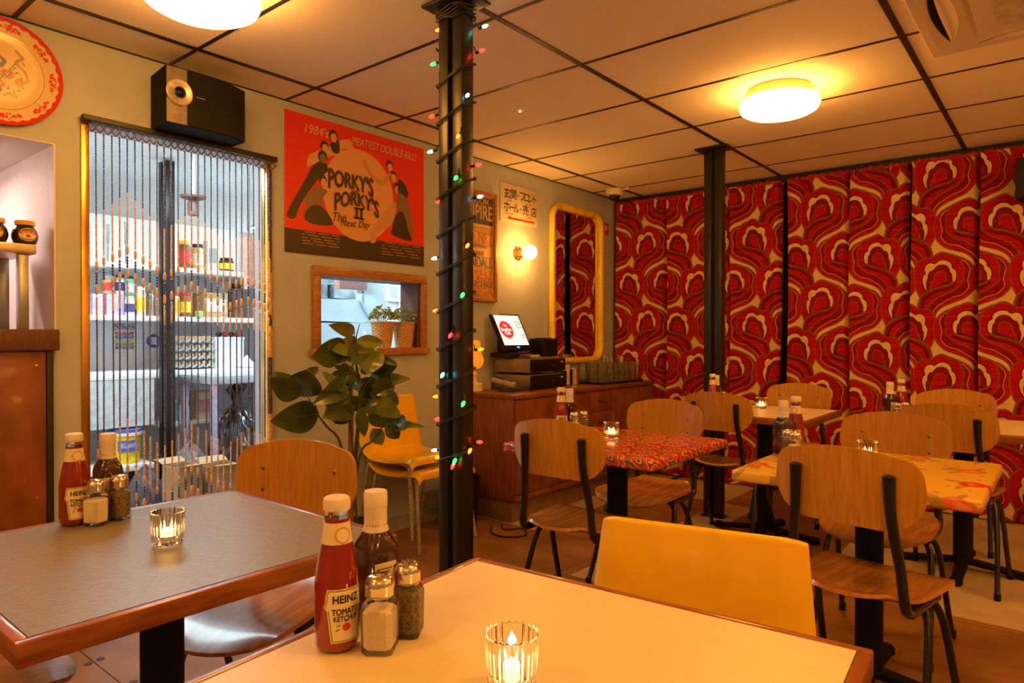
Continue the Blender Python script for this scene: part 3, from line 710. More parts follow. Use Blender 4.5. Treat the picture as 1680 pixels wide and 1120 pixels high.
for (kx, ky), (bx, by), sa, pe, ca, nm, kr, br in [
    ((-1.832, .592), (-1.862, .676), (-1.787, .622), (-1.800, .678), (-1.50, .662), 'grey table by the doorway', .35, -.05),
    ((-1.785, 2.53), (-1.80, 2.62), (-1.72, 2.54), (-1.715, 2.61), (-1.555, 2.585), 'red printed table', .2, .0),
    ((-.815, 2.72), (-.838, 2.645), (-.755, 2.515), (-.795, 2.56), (-.56, 2.70), 'yellow flowered table', -.3, 2.5),
    ((-1.715, 4.06), (-1.725, 4.145), (-1.665, 4.02), (-1.66, 4.10), (-1.475, 4.235), 'cream table by the curtains', .3, .1),
    ((-.705, 4.19), (-.745, 4.11), (-.685, 3.965), (-.66, 4.03), (-.36, 4.2), 'far right table behind chairs', -.4, 2.5)]:
    zz = Z+(.0005 if 'red' in nm or 'yellow' in nm else 0)
    copy_tree(k0, (kx, ky, zz), to_cam(kx, ky)+kr, 'red ketchup bottle on the '+nm, SB)
    copy_tree(b0, (bx, by, zz), br, 'brown sauce bottle on the '+nm, SB)
    copy_tree(s0, (*sa, zz), C(25), 'glass salt shaker on the '+nm, SS); copy_tree(e0, (*pe, zz), C(25), 'glass pepper shaker on the '+nm, SS)
    copy_tree(q0, (*ca, zz), 0, 'lit tealight in fluted glass on the '+nm, ST)
# ------------------------------------------------------------------ things on the left wall
def L(u, v, x=XW): return atx(u, v, x)
# poster: red sheet, dark foot, pale disc; figures as plain printed silhouettes
PY0, PY1, PZ0, PZ1 = 2.030, 3.035, 1.648, 2.404
def poster_print():
    w_, h_ = PY1-PY0, PZ1-PZ0; cv = Canvas(w_, h_, 1000, 752, (.80, .030, .006))
    def q(cx, cy): p = L(460+cx/4.667, 190+cy/4.667); return (p.y-PY0, PZ1-p.z)
    dark, mid, pale = (.05, .028, .014), (.26, .15, .075), (.80, .43, .19)
    cv.fill([(0, h_-.128), (w_, h_-.128), (w_, h_), (0, h_)], dark)
    for fy in (.25, .5, .75): cv.stroke([(0, h_*fy), (w_, h_*fy)], .002, (.60, .022, .005))
    c = q(605, 610); cv.ell(c[0], c[1], .255, .268, pale)
    P = lambda pts, n=4: [q(*p) for p in smooth(pts, n, True)]
    # left group
    cv.fill(P([(45, 755), (110, 620), (190, 480), (245, 380), (330, 350), (360, 420), (300, 470), (230, 560), (150, 680), (105, 785)]), dark)
    cv.fill(P([(170, 770), (195, 680), (170, 640), (220, 590), (270, 540), (330, 560), (355, 580), (320, 640), (330, 740), (390, 830), (250, 828)]), mid)
    cv.fill(P([(180, 780), (230, 690), (320, 700), (400, 830), (250, 830)]), dark)
    cv.fill(P([(200, 390), (210, 310), (270, 275), (380, 230), (430, 200), (520, 180), (560, 240), (600, 330), (625, 305), (600, 370), (560, 320), (500, 250), (440, 290), (330, 330), (230, 380)]), pale)
    cv.fill(P([(380, 210), (440, 180), (450, 280), (400, 280)]), dark)
    for (x, y, r, cc) in ((402, 160, 34, mid), (335, 240, 32, mid), (320, 320, 36, dark), (322, 500, 30, mid), (832, 385, 26, mid), (860, 470, 28, mid), (888, 560, 28, mid), (902, 680, 26, mid)):
        p = q(x, y); e = q(x+r, y); rr = abs(e[0]-p[0]); cv.ell(p[0], p[1]-.004, rr, rr*1.15, dark); cv.ell(p[0]+.004, p[1]+.006, rr*.72, rr*.85, pale if cc == mid else mid)
    # right group
    cv.fill(P([(900, 490), (945, 520), (975, 600), (950, 640), (900, 600)]), dark)
    cv.fill(P([(890, 600), (960, 630), (990, 720), (1010, 850), (1015, 920), (960, 900), (900, 760)]), mid)
    cv.fill(P([(880, 760), (920, 730), (950, 770), (975, 880), (1000, 960), (860, 915), (850, 870)]), dark)
    cv.fill(P([(630, 360), (650, 340), (700, 440), (770, 490), (830, 440), (845, 450), (780, 535), (690, 470)]), (.62, .34, .15))
    cv.fill(P([(690, 880), (760, 780), (870, 660), (885, 690), (850, 830), (740, 900), (730, 960), (690, 970)]), (.66, .36, .16))
    for (x0, x1, yy, n, sl) in ((165, 450, 885, 5, .11), (775, 1070, 968, 5, .13)):          # credit lines, too small to read
        for i in range(n):
            a = q(x0, yy+i*22); b = q(x1, yy+i*22+(x1-x0)*sl)
            for s_ in range(14):
                if (s_*7+i*3) % 5 == 0: continue
                t0 = s_/14; t1 = t0+.055; cv.stroke([(a[0]+(b[0]-a[0])*t0, a[1]), (a[0]+(b[0]-a[0])*t1, a[1])], .0048, (.42, .23, .10))
    return cv.a
def rect_uv(y0, y1, z0, z1): return lambda q: ((q.y-y0)/(y1-y0), (q.z-z0)/(z1-z0))
t = thing('film_poster', 'red and black double bill film poster with large pale disc', 'poster', (0, 0, 0))
def sheet(a, b): return (XW+.0035+.0012*math.sin(a*9)+.0008*math.sin(b*PI*4), PY0+(PY1-PY0)*a, PZ0+(PZ1-PZ0)*b)
obj('sheet', MB().surf(sheet, 20, 12, .0008), IM('poster_print', poster_print(), .42), t, uvf=rect_uv(PY0, PY1, PZ0, PZ1))
pink = M('poster_pale_ink', (.80, .43, .20), .5, var=.03); brown_ink = M('poster_brown_ink', (.07, .035, .015), .5)
def ptext(body, cx, cy, w, h, m, rz=0., bold=.0, shear=0., par=None, dx=.0062):
    p = L(460+cx/4.667, 190+cy/4.667); return obj('lettering', text(body, w, h, bold, shear, wt(XW+dx, p.y, p.z, rz)), m, par or t)
ptext("1984's", 275, 115, .155, .050, pink, 0, .02, .2); ptext('MEATIEST DOUBLE-BILL!', 800, 258, .50, .046, pink, 0, .02, .2)
def arcword(word, cx, cy, w, h, bend, mats=(brown_ink,), tilt=0.):
    mb = text(word, w, h, .055); p = L(460+cx/4.667, 190+cy/4.667)
    for k, (m, off, dx) in enumerate(((pink, .0, .0066), (brown_ink, .004, .0062)) if len(mats) > 1 else ((brown_ink, 0, .0062),)):
        b = MB(); b.add([(XW+dx+z, p.y+x+off, p.z+y*(1+.35*(x/(w/2))**2)-bend*(x/(w/2))**2+tilt*x-off) for x, y, z in mb.v], mb.f); obj('lettering', b, m, t)
arcword("PORKY'S", 540, 500, .315, .085, .012, tilt=-.02); arcword("PORKY'S", 585, 640, .315, .075, .040, tilt=-.02)
ptext('AND', 565, 583, .05, .02, brown_ink, 0, .02); [obj('lettering', MB().box(XW+.0061, XW+.0063, q0.y-a, q0.y+a, q0.z+b0, q0.z+b1).box(XW+.0061, XW+.0063, q0.y-a2, q0.y-a2+.018, q0.z-.03, q0.z+.03).box(XW+.0061, XW+.0063, q0.y+a2-.018, q0.y+a2, q0.z-.03, q0.z+.03).box(XW+.0061, XW+.0063, q0.y-a, q0.y+a, q0.z-b1, q0.z-b0), brown_ink, t, smooth_ang=0) for q0, a, a2, b0, b1 in ((L(460+598/4.667, 190+748/4.667), .037, .026, .023, .034),)]; ptext('The', 450, 775, .09, .05, brown_ink, .1, 0, .4); ptext('Next Day', 572, 835, .215, .055, brown_ink, .05, 0, .4)

# framed bill
BY0, BY1, BZ0, BZ1 = 3.355, 3.742, 1.446, 2.222
t = thing('framed_poster', 'wood framed old orange theatre bill beside the fairy light post', 'picture', (0, 0, 0))
paper = M('aged_paper', (.66, .42, .17), .6, scale=12, var=.12); navy = M('navy_panel', (.07, .075, .13), .6); orange_ink = M('orange_ink', (.55, .14, .03), .6); grey_ink = M('grey_ink', (.12, .10, .10), .6)
obj('sheet', MB().box(XW+.002, XW+.008, BY0+.02, BY1-.02, BZ0+.02, BZ1-.02), paper, t, smooth_ang=0)
for y0_, y1_, z0_, z1_ in ((BY0, BY0+.028, BZ0, BZ1), (BY1-.028, BY1, BZ0, BZ1), (BY0+.0285, BY1-.0285, BZ0, BZ0+.028), (BY0+.0285, BY1-.0285, BZ1-.028, BZ1)):
    obj('frame_bar', MB().rbox(XW+.001, XW+.024, y0_, y1_, z0_, z1_, .003), oak_m, t)
obj('printed_panel', MB().box(XW+.008, XW+.0085, BY0+.035, BY1-.035, 1.99, 2.185), navy, t, smooth_ang=0)
bc = (BY0+BY1)/2
for body, z, w_, h_, m in (('LONDON -', 2.155, .29, .045, paper), ('EMPIRE', 2.075, .305, .10, paper), ('NO. NRT', 1.895, .30, .075, orange_ink), ('CENTRING', 1.833, .2, .018, grey_ink),
                           ('MARIE', 1.785, .13, .032, grey_ink), ('KENDALL', 1.722, .30, .070, grey_ink), ('ERNELEY', 1.655, .30, .045, orange_ink), ('& TURNER', 1.605, .28, .038, orange_ink), ('EDWARD & PAGE', 1.562, .30, .028, grey_ink),
                           ('OMEGA', 1.518, .30, .05, orange_ink)):
    obj('lettering', text(body, w_, h_, .02, 0, wt(XW+.0092, bc, z)), m, t)
obj('lettering', text('PRICES', .15, .013, .02, 0, wt(XW+.0092, bc+.04, 1.483)), grey_ink, t)
rl = MB()
for z in (1.945, 1.932, 1.96, 1.852, 1.842, 1.758, 1.58): rl.box(XW+.0082, XW+.0088, BY0+.04, BY1-.04, z, z+.004)
obj('rule_lines', rl, grey_ink, t, smooth_ang=0)

# japanese sign
SY0, SY1, SZ0, SZ1 = 3.796, 4.244, 2.045, 2.329
t = thing('wall_sign', 'cream wall sign with black Japanese characters and red arrow', 'sign', (0, 0, 0))
sgn_m = M('sign_board', (.80, .72, .55), .45, var=.03)
obj('board', MB().rbox(XW+.001, XW+.006, SY0, SY1, SZ0, SZ1, .002), sgn_m, t); sb = XW+.0066
sc_ = lambda a: SY0+(SY1-SY0)*a
for body, a, z, w_, h_ in (('玄', .17, 2.258, .072, .075), ('関', .335, 2.258, .07, .07), ('・', .46, 2.258, .014, .014), ('フ', .57, 2.258, .062, .062), ('ロ', .69, 2.258, .056, .056), ('ン', .80, 2.256, .055, .058), ('ト', .915, 2.258, .036, .066),
                           ('ホ', .165, 2.160, .076, .072), ('ー', .30, 2.160, .055, .010), ('ル', .41, 2.160, .062, .066), ('・', .525, 2.160, .014, .014), ('売', .66, 2.162, .075, .074), ('店', .885, 2.160, .075, .074)):
    obj('lettering', text(body, w_, h_, .012, 0, wt(sb, sc_(a), z)), ink_m, t)
for body, a, z, w_ in (('EGGS', .24, 2.208, .05), ('BACON', .74, 2.208, .07), ('SAUSAGE', .22, 2.110, .10), ('CHEESE', .76, 2.110, .075)):
    obj('lettering', text(body, w_, .015, .01, 0, wt(sb, sc_(a), z)), redink, t)
ar = MB(); ar.add([(sb, sc_(.17), 2.078), (sb, sc_(.26), 2.100), (sb, sc_(.26), 2.086), (sb, sc_(.90), 2.086), (sb, sc_(.90), 2.072), (sb, sc_(.17)+.012, 2.070)], [(0, 1, 2, 3, 4, 5)])
obj('arrow', ar, redink, t)

# globe wall lamp
RX = Matrix.Rotation(PI/2, 4, 'Y')
globe_m = M('globe_bulb', (1, .95, .85), .3, emis=WARM, estr=SCONCE_L, var=.01); porc = M('porcelain', (.7, .62, .45), .3)
def globe_lamp(label, loc, rz):
    t = thing('globe_lamp', label, 'lamp', loc, rz)
    obj('wall_rose', MB().lathe([(0, .0005), (.052, .0005), (.052, .012), (.040, .022), (0, .022)], 24, RX), brass, t)
    for k in range(3):
        a = k*2*PI/3; obj('wing_screw', MB().sphere((.020, .045*math.cos(a), .045*math.sin(a)), .008, 8, 6), brass, t)
    obj('socket', MB().lathe([(.024, .020), (.024, .055), (.030, .060), (.030, .072), (0, .072)], 20, RX), porc, t)
    obj('bulb', MB().sphere((.120, 0, 0), .0525, 24, 14), globe_m, t)
globe_lamp('bare glowing white globe bulb on a round wall holder', (XW, 4.0, 1.825), 0)
globe_lamp('added unseen globe wall lamp on the right hand wall near the curtains', (1.855, 4.0, 1.825), PI)  # these last three globes are unseen, added to lift the ceiling light
globe_lamp('added unseen globe wall lamp on the right hand wall beside the near tables', (1.855, 1.2, 1.825), PI)
globe_lamp('added unseen globe wall lamp on the wall behind the near tables', (-.9, -1.566, 1.825), PI/2)

# bamboo mirror
MY0, MY1, MZ0, MZ1 = 4.405, 5.135, 1.00, 2.255
t = thing('bamboo_mirror', 'tall mirror in a rounded yellow bamboo frame', 'mirror', (XW, 0, 0))
bam = M('bamboo', (.88, .60, .02), .3, col2=(.94, .70, .05), scale=14, stretch=(1, 1, .3), coat=.3)
mir = M('mirror_glass', (.82, .80, .76), .015, 1., var=.005)
r_ = .11; path = []
def crn(cy, cz, a0): return [(cy+r_*math.cos(a0+k*PI/16), cz+r_*math.sin(a0+k*PI/16)) for k in range(9)]
path = crn(MY1-r_, MZ1-r_, 0)+crn(MY0+r_, MZ1-r_, PI/2)+crn(MY0+r_, MZ0+r_, PI)+crn(MY1-r_, MZ0+r_, 1.5*PI)
obj('mirror_glass', MB().prism([(y, z) for y, z in path], .012, .016, Matrix(((0, 0, 1, 0), (1, 0, 0, 0), (0, 1, 0, 0), (0, 0, 0, 1)))), mir, t, smooth_ang=0)
obj('frame', MB().tube([(.030, y, z) for y, z in path], .027, 12, True), bam, t, smooth_ang=1.2)
for (y, z, ax) in [(MY0, MZ0+.17+.155*k, 'z') for k in range(7)]+[(MY1, MZ0+.17+.155*k, 'z') for k in range(7)]+[(MY0+.16+.13*k, zz, 'y') for k in range(4) for zz in (MZ0, MZ1)]:
    T = Matrix.Translation((.030, y, z)) @ (Matrix.Identity(4) if ax == 'z' else Matrix.Rotation(PI/2, 4, 'X'))
    nd = MB().lathe([(.0268, -.008), (.0292, -.004), (.0285, 0), (.0292, .004), (.0268, .008)], 14, T); obj('bamboo_node', nd, bam, t)
t = thing('fire_sticker', 'small red safety sticker on the wall beside the mirror', 'sign', (XW, 5.262, 2.162))
obj('sheet', MB().box(.0005, .002, -.045, .045, -.055, .055), redink, t, smooth_ang=0); obj('symbol', MB().box(.0021, .0026, -.02, .02, -.01, .03), paleblue, t, smooth_ang=0)

# enamel plate
def plate_print():
    cv = Canvas(2, 2, 640, 640, (.66, .03, .015)); rg = random.Random(4)
    cream, red = (.80, .64, .36), (.66, .03, .015)
    cv.fill([(1+(.955+.014*math.cos(k*PI/180*34))*math.cos(k*PI/180)*.965, 1+(.955+.014*math.cos(k*PI/180*34))*math.sin(k*PI/180)*.965) for k in range(360)], cream)
    for j in range(9):
        a0 = j*2*PI/9
        for k in range(46):
            a = a0+(rg.random()-.5)*.42; r = .83+(rg.random()-.5)*.13*(1-abs(a-a0)/.3); cv.ell(1+r*math.cos(a), 1+r*math.sin(a), .022, .011, red, rg.random()*3)
    cv.stroke([(1+.70*math.cos(k*PI/40), 1+.70*math.sin(k*PI/40)) for k in range(81)], .010, (.16, .07, .02))
    for (x, y, s, c) in ((.95, .95, .13, (.80, .30, .05)), (1.12, 1.02, .10, (.62, .10, .06)), (.86, 1.10, .10, (.78, .16, .10)), (1.3, 1.12, .08, (.66, .06, .04)), (.72, .92, .09, (.75, .2, .2)), (1.0, 1.22, .08, (.55, .08, .05)), (.7, 1.25, .1, (.70, .12, .08))):
        for k in range(9):
            a = k*.7; cv.ell(x+s*.55*math.cos(a), y+s*.5*math.sin(a), s*.42, s*.34, tuple(min(1, q*(.75+.5*rg.random())) for q in c), a)
        cv.ell(x, y, s*.3, s*.3, (.82, .55, .10))
    for k in range(46): cv.ell(.62+.75*rg.random(), .72+.7*rg.random(), .045, .014, ((.10, .22, .05), (.20, .28, .06), (.06, .09, .25))[k % 3], rg.random()*3)
    cv.stroke([(1.25, .55), (1.36, .66), (1.24, .76), (1.40, .92), (1.44, 1.06), (1.30, 1.2)], .045, (.38, .25, .06))
    cv.fill(smooth([(.78, .66), (.86, .60), (1.0, .70), (1.10, .78), (1.02, .92), (.88, .95), (.78, .86)], 4, True), (.12, .15, .34)); cv.ell(.94, .78, .09, .06, (.70, .52, .20), .5); cv.ell(.80, .60, .05, .07, (.66, .08, .04))
    for k in range(7): cv.stroke([(.5+.05*k, 1.36+.02*(k % 2)), (1.2+.04*k, 1.40+.02*(k % 3))], .006, (.50, .34, .10))
    return cv.a
t = thing('enamel_plate', 'round enamel plate with red scalloped rim and painted bird and flowers', 'plate', (XW, .792, 2.228))
PR = .208
obj('dish', MB().lathe([(0, .004), (.11, .004), (.145, .007), (.165, .016), (PR-.003, .022), (PR, .024), (PR, .0225), (.165, .0125), (.11, .0005), (0, .0005)], 64, RX), IM('plate_print', plate_print(), .25, coat=.5), t, smooth_ang=.9,
    uvf=lambda q: (.5+q.y/PR*.5, .5+q.z/PR*.5))

# wall loudspeaker, silver baffle with a tweeter
def loudspeaker(name, label, loc, rz, plain=False):
    t = thing(name, label, 'speaker', loc, rz)
    # local: back on the wall at x=0, width along +y, front curves
    plan = [(0.002, .02), (.195, 0), (.2, .088), (.205, .20), (.19, .30), (.155, .385), (.05, .385), (.002, .36)]
    obj('cabinet', MB().prism(plan, 0, .246), black_matt, t, smooth_ang=.3)
    gr = MB(); gp = [(.1965, .090), (.2035, .20), (.1885, .30), (.1535, .3855)]; gn = [(p[0]+.007, p[1]) for p in gp]
    gr.prism(gn[::-1][::-1]+gp[::-1], .003, .243); obj('grille', gr, black_pl, t, smooth_ang=.3)
    obj('baffle', MB().add([(.1965, .004, .004), (.2015, .086, .004), (.2015, .086, .242), (.1965, .004, .242), (.2, .002, .002), (.205, .088, .002), (.205, .088, .244), (.2, .002, .244)], [(4, 5, 6, 7), (0, 3, 2, 1), (0, 4, 7, 3), (1, 2, 6, 5), (0, 1, 5, 4), (3, 7, 6, 2)]), black_pl if plain else M('silver_baffle', (.24, .21, .17), .4, .4), t, smooth_ang=0)
    if plain: return t
    T = Matrix.Translation((.2035, .055, .138)) @ RX
    tw = obj('tweeter', MB().lathe([(.056, 0), (.0585, .004), (.054, .007), (.032, .002), (.024, -.002)], 28, T), M('silver_ring', (.62, .56, .46), .3, .6), t)
    obj('dome', MB().lathe([(.0235, -.001), (.0235, .007), (.019, .009), (.013, .004), (.012, .010), (0, .014)], 20, T), black_pl, tw)
    obj('badge', MB().box(.2112, .2122, .125, .165, .132, .1365), chrome, t, smooth_ang=0)
    return t
loudspeaker('wall_speaker', 'black wall loudspeaker with silver baffle above the bead curtain', (XW+.002, 1.333, 2.127), 0)
loudspeaker('corner_speaker', 'black loudspeaker at the right end above the patterned curtains', (-.262, 5.39, 2.045), -PI/2, True)

# serving hatch frame with sill
t = thing('hatch_frame', 'wooden framed serving hatch with projecting sill', 'hatch', (0, 0, 0))
fx0, fx1 = XW+.0005, XW+.022
obj('frame_post', MB().rbox(fx0, fx1, 2.195, 2.246, 1.1305, 1.535, .003), oak_m, t); obj('frame_post', MB().rbox(fx0, fx1, 3.0, 3.05, 1.1305, 1.535, .003), oak_m, t)
obj('frame_head', MB().rbox(fx0, fx1, 2.195, 3.05, 1.5355, 1.590, .003), oak_m, t); obj('sill', MB().rbox(XW-.165, XW+.035, 2.18, 3.064, 1.088, 1.130, .004), oak_m, t)
obj('lining', MB().box(XW-.165, XW-.0005, 2.985, 3.000, 1.1305, 1.535), darkwood, t, smooth_ang=0); obj('lining', MB().box(XW-.165, XW-.0005, 2.246, 2.258, 1.1305, 1.535), darkwood, t, smooth_ang=0); obj('lining', MB().box(XW-.165, XW-.0005, 2.246, 3.0, 1.5355, 1.545), darkwood, t, smooth_ang=0)

# two basket plants on the sill
bask = M('basket_weave', (.52, .30, .12), .7, col2=(.70, .44, .20), scale=120); leaf_s = M('small_leaf', (.13, .24, .05), .5, col2=(.30, .42, .12), scale=30); bud_m = M('small_bud', (.75, .50, .15), .5)
def basket_plant(label, y, seed):
    rg = random.Random(seed); t = thing('potted_plant', label, 'plant', (XW-.055, y, 1.1305), 0, 'basket plants on the hatch sill')
    b = MB(); n = 44; rows = 16; vs = []; fs = []
    for i in range(rows+1):
        f = i/rows; r = .052+.020*f
        for k in range(n): a = 2*PI*k/n; rr = r*(1+.035*(1 if (k//2+i) % 2 else -1)); vs.append((rr*math.cos(a), rr*math.sin(a), .001+.155*f))
    for i in range(rows):
        for k in range(n): fs.append((i*n+k, i*n+(k+1) % n, (i+1)*n+(k+1) % n, (i+1)*n+k))
    fs += [tuple(range(n-1, -1, -1)), tuple(rows*n+k for k in range(n))]
    bb = obj('basket', b.add(vs, fs), bask, t, smooth_ang=.2)
    obj('rim', MB().tube([(.073*math.cos(k*PI/16), .073*math.sin(k*PI/16), .156) for k in range(32)], .0045, 6, True), bask, bb)
    lv = MB(); bu = MB()
    for k in range(420):
        th = rg.random()*2*PI; ph = rg.random(); r = .080*math.sqrt(rg.random()); p = Vector((r*math.cos(th), r*math.sin(th), .158+.105*(1-(r/.09)**2)*(.45+.55*rg.random())))
        d = Vector((math.cos(th)+rg.uniform(-.8, .8), math.sin(th)+rg.uniform(-.8, .8), rg.uniform(-.2, 1.2))).normalized()*.016; s = d.orthogonal().normalized()*.0055
        lv.add([p, p+d*.5+s, p+d, p+d*.5-s], [(0, 1, 2, 3)])
        if k % 9 == 0: bu.sphere(p+d*.6, .0055, 6, 4)
    o = obj('leaves', lv, leaf_s, t, smooth_ang=0); o['kind'] = 'stuff'
    o = obj('buds', bu, bud_m, t); o['kind'] = 'stuff'
    st = MB()
    for k in range(14): a = k*.45; st.tube([(.02*math.cos(a), .02*math.sin(a), .15), (.055*math.cos(a), .055*math.sin(a), .22)], .0015, 5)
    obj('stems', st, leaf_s, t)
basket_plant('small leafy plant in woven basket, left one on the hatch sill', 2.742, 1); basket_plant('small leafy plant in woven basket, right one on the hatch sill', 2.915, 2)

# bead curtain in the doorway
t = thing('bead_curtain', 'brown and amber bead curtain hanging from a dark rail in the doorway', 'bead curtain', (0, 0, 0))
obj('rail', MB().rbox(XW+.0125, XW+.045, 1.066, 1.966, 2.102, 2.127, .003), black_bar, t)
bd, ba = M('brown_bead', (.12, .036, .024), .3, coat=.3, scale=90, var=.3), M('amber_bead', (.88, .42, .06), .25, coat=.4, scale=90, var=.15)
def strand(y, x, ztop, zbot, z1, zones, seed):
    rg = random.Random(seed); mb = MB(); z = ztop; sw = rg.uniform(-.004, .004)
    def bead(zc, r, h):
        yy = y+sw*(ztop-zc); ph = rg.random()
        vs = [(x, yy, zc+h)]+[(x+r*math.cos(PI*.4*k+ph), yy+r*math.sin(PI*.4*k+ph), zc+e) for e in (h*.45, -h*.45) for k in range(5)]+[(x, yy, zc-h)]
        mb.add(vs, [(0, 1+k, 1+(k+1) % 5) for k in range(5)]+[(1+k, 6+k, 6+(k+1) % 5, 1+(k+1) % 5) for k in range(5)]+[(11, 6+(k+1) % 5, 6+k) for k in range(5)])
    while z > zbot:
        amber = any(a > z > b for a, b in zones); mb.slot = 1 if amber else 0
        long_ = any(abs(z-(a*.40+b*.60)) < .085 or False for a, b in zones)
        zc = [a*.40+b*.60 for a, b in zones]
        dz = [z-q for q in zc]
        if any(.022 < q < .072 for q in dz): bead(z-.024, .0064, .026); z -= .052
        elif any(-.072 < q < -.03 for q in dz): bead(z-.024, .0064, .026); z -= .052
        elif any(-.03 <= q <= .022 for q in dz): mb.slot = 0; bead(z-.006, .0050, .008); z -= .013
        else: bead(z-.005, .0045 if amber else .0038, .0062); z -= .0098
    mb.slot = 0
    return obj('strand', mb, [bd, ba], t, smooth_ang=1.3)
for k in range(27):
    y = 1.118+.0313*k; tri = abs(((k+.5) % 9)-4.5)/4.5
    za = 1.70-.13*tri if k < 9 else (1.66-.11*tri if k < 18 else 1.60-.08*tri)
    strand(y, XW+.028, 2.062, .02, 0, [(za+.13, za-.36+.06*tri), (za-.86, za-1.30)], k)
for k in range(9):      # gathered strands on the right side
    strand(1.925+.004*(k % 3), XW+.022+.006*(k//3), 2.06, .02, 0, [(1.78-.03*k, 1.1), (.80, .38)], 50+k)
tr = MB()
for k in range(28):
    y = 1.102+.0313*k
    for s in (-1, 1):
        tr.tube([(XW+.028, y, 2.100), (XW+.028+s*.002, y+s*.0157, 2.081), (XW+.028, y, 2.062)], .0030, 5)
obj('trellis', tr, bd, t)
# security camera, led, air conditioner
t = thing('security_camera', 'white dome security camera on the ceiling near the corner', 'camera', (-2.99, 5.02, H-.0045))
obj('housing', MB().lathe([(0, 0), (.072, 0), (.074, -.01), (.070, -.048), (.052, -.055), (0, -.055)], 28), M('camera_white', (.8, .74, .62), .4), t)
obj('dome', MB().lathe([(.046, -.054), (.046, -.066), (.040, -.084), (.025, -.096), (0, -.101)], 24), black_gloss, t)
obj('bracket', MB().rbox(.06, .15, -.015, .015, -.02, -.002, .003), M('camera_arm', (.6, .5, .35), .4), t)
t = thing('ceiling_sensor', 'tiny ceiling sensor with a green light in mid ceiling', 'sensor', (-2.355, 2.944, H-.001))
obj('body', MB().lathe([(0, 0), (.020, 0), (.018, -.006), (0, -.007)], 16), M('sensor_white', (.8, .75, .65), .4), t)
obj('light', MB().sphere((0, 0, -.008), .005, 8, 6), M('green_led', (.2, 1, .3), emis=(.25, 1, .2), estr=8), t)
t = thing('air_conditioner', 'square white ceiling air conditioner with curved louvre slots and mesh grille', 'air conditioner', (0, 3.02, H-.004))
acm = M('ac_plastic', (.74, .66, .56), .4, var=.02); acx = M('ac_vent', (.60, .52, .42), .5)
obj('panel', MB().rbox(-.475, .475, -.475, .475, -.028, 0, .01, 3).prism(smooth([(-.40, -.40), (0, -.43), (.40, -.40), (.43, 0), (.40, .40), (0, .43), (-.40, .40), (-.43, 0)][::1], 4, True), -.036, -.028), acm, t)
obj('intake_panel', MB().rbox(-.29, .29, -.29, .29, -.043, -.0362, .004), acm, t)
gm = MB()
for k in range(44): gm.box(-.22, .22, -.221+.0102*k, -.221+.0102*k+.006, -.0455, -.0432)
g = obj('grille', gm, acx, t, smooth_ang=0); g['kind'] = 'stuff'
for k in range(4):
    T = Matrix.Rotation(k*PI/2, 4, 'Z')
    sl = MB(); sl.surf(lambda a, b: (-.385-.03*math.sin(a*PI)*(1-b)+.050*b*math.sin(a*PI)**.6, -.30+.60*a, -.0368), 14, 4, -.002, T); s_ = obj('louvre_slot', sl, black_matt, t)
    fp = MB(); w0 = .0 if k == 3 else .36
    fp.surf(lambda a, b: ((-.385-.03*math.sin(a*PI))*(1-(w0+(1-w0)*b))+(-.385+.052*math.sin(a*PI)**.6)*(w0+(1-w0)*b), -.295+.59*a, -.0376-.012*math.sin(b*PI)*math.sin(PI*a)), 18, 6, -.002, T); obj('louvre', fp, acm, s_)
# ------------------------------------------------------------------ fairy lights round the near post
t = thing('fairy_lights', 'string of coloured fairy lights wound around the near black post', 'fairy lights', (0, 0, 0))
cable_m = M('green_cable', (.012, .018, .010), .5)
PX, PYc, hx, hy = -1.79, 1.852, .0625+.006, .031+.006
loop = []
def around(f):                      # f in turns, from the left front edge, along the front (-y), right side (+x), back
    f = f % 1.; w1, w2 = 2*hx, 2*hy; per = 2*(w1+w2); d = f*per
    if d < w1: return (PX-hx+d, PYc-hy)
    d -= w1
    if d < w2: return (PX+hx, PYc-hy+d)
    d -= w2
    if d < w1: return (PX+hx-d, PYc+hy)
    return (PX-hx, PYc+hy-(d-w1))
cab = []; z = 2.30; nt_ = 11
for i in range(nt_*24+1):
    f = i/24; x, y = around(f); zz = .725+.142*f+.0*.05*(1 if (f % 1) < .46 else -1)*abs(math.sin((f % 1)*PI/.46 if (f % 1) < .46 else 0))*.2
    cab.append((x, y, zz))
obj('cable', MB().tube(cab, .0022, 6).tube([(x+.002, y-.001, z_-.006) for x, y, z_ in cab[5:]], .0021, 6), cable_m, t, smooth_ang=1.)
cl = MB()
for k in range(5):
    cl.tube([(around(j/20)[0], around(j/20)[1], 2.385+.010*k+.006*math.sin(j+k)) for j in range(21)], .0026, 6)
obj('cable_coil', cl, cable_m, t, smooth_ang=1.)
BC = {'o': (1, .13, .004), 'c': (.14, 1, .82), 'r': (1, .006, .005), 'g': (.006, 1, .04), 'b': (.34, .74, 1)}
NM = {'o': 'amber', 'c': 'cyan', 'r': 'red', 'g': 'green', 'b': 'pale blue'}
bm_ = {k: M(NM[k]+'_bulb', tuple(min(1, q*.9+.05) for q in c), .15, emis=c, estr={'o': 7, 'c': 9, 'r': 24, 'g': 15, 'b': 9}[k], var=.01) for k, c in BC.items()}
sock = MB().lathe([(0, -.022), (.0042, -.022), (.0052, -.016), (.0052, -.004), (0, -.004)], 8)
bulb = MB().lathe([(.0042, -.0035), (.0060, .002), (.0064, .009), (.0046, .016), (.0018, .021), (0, .0215)], 10)
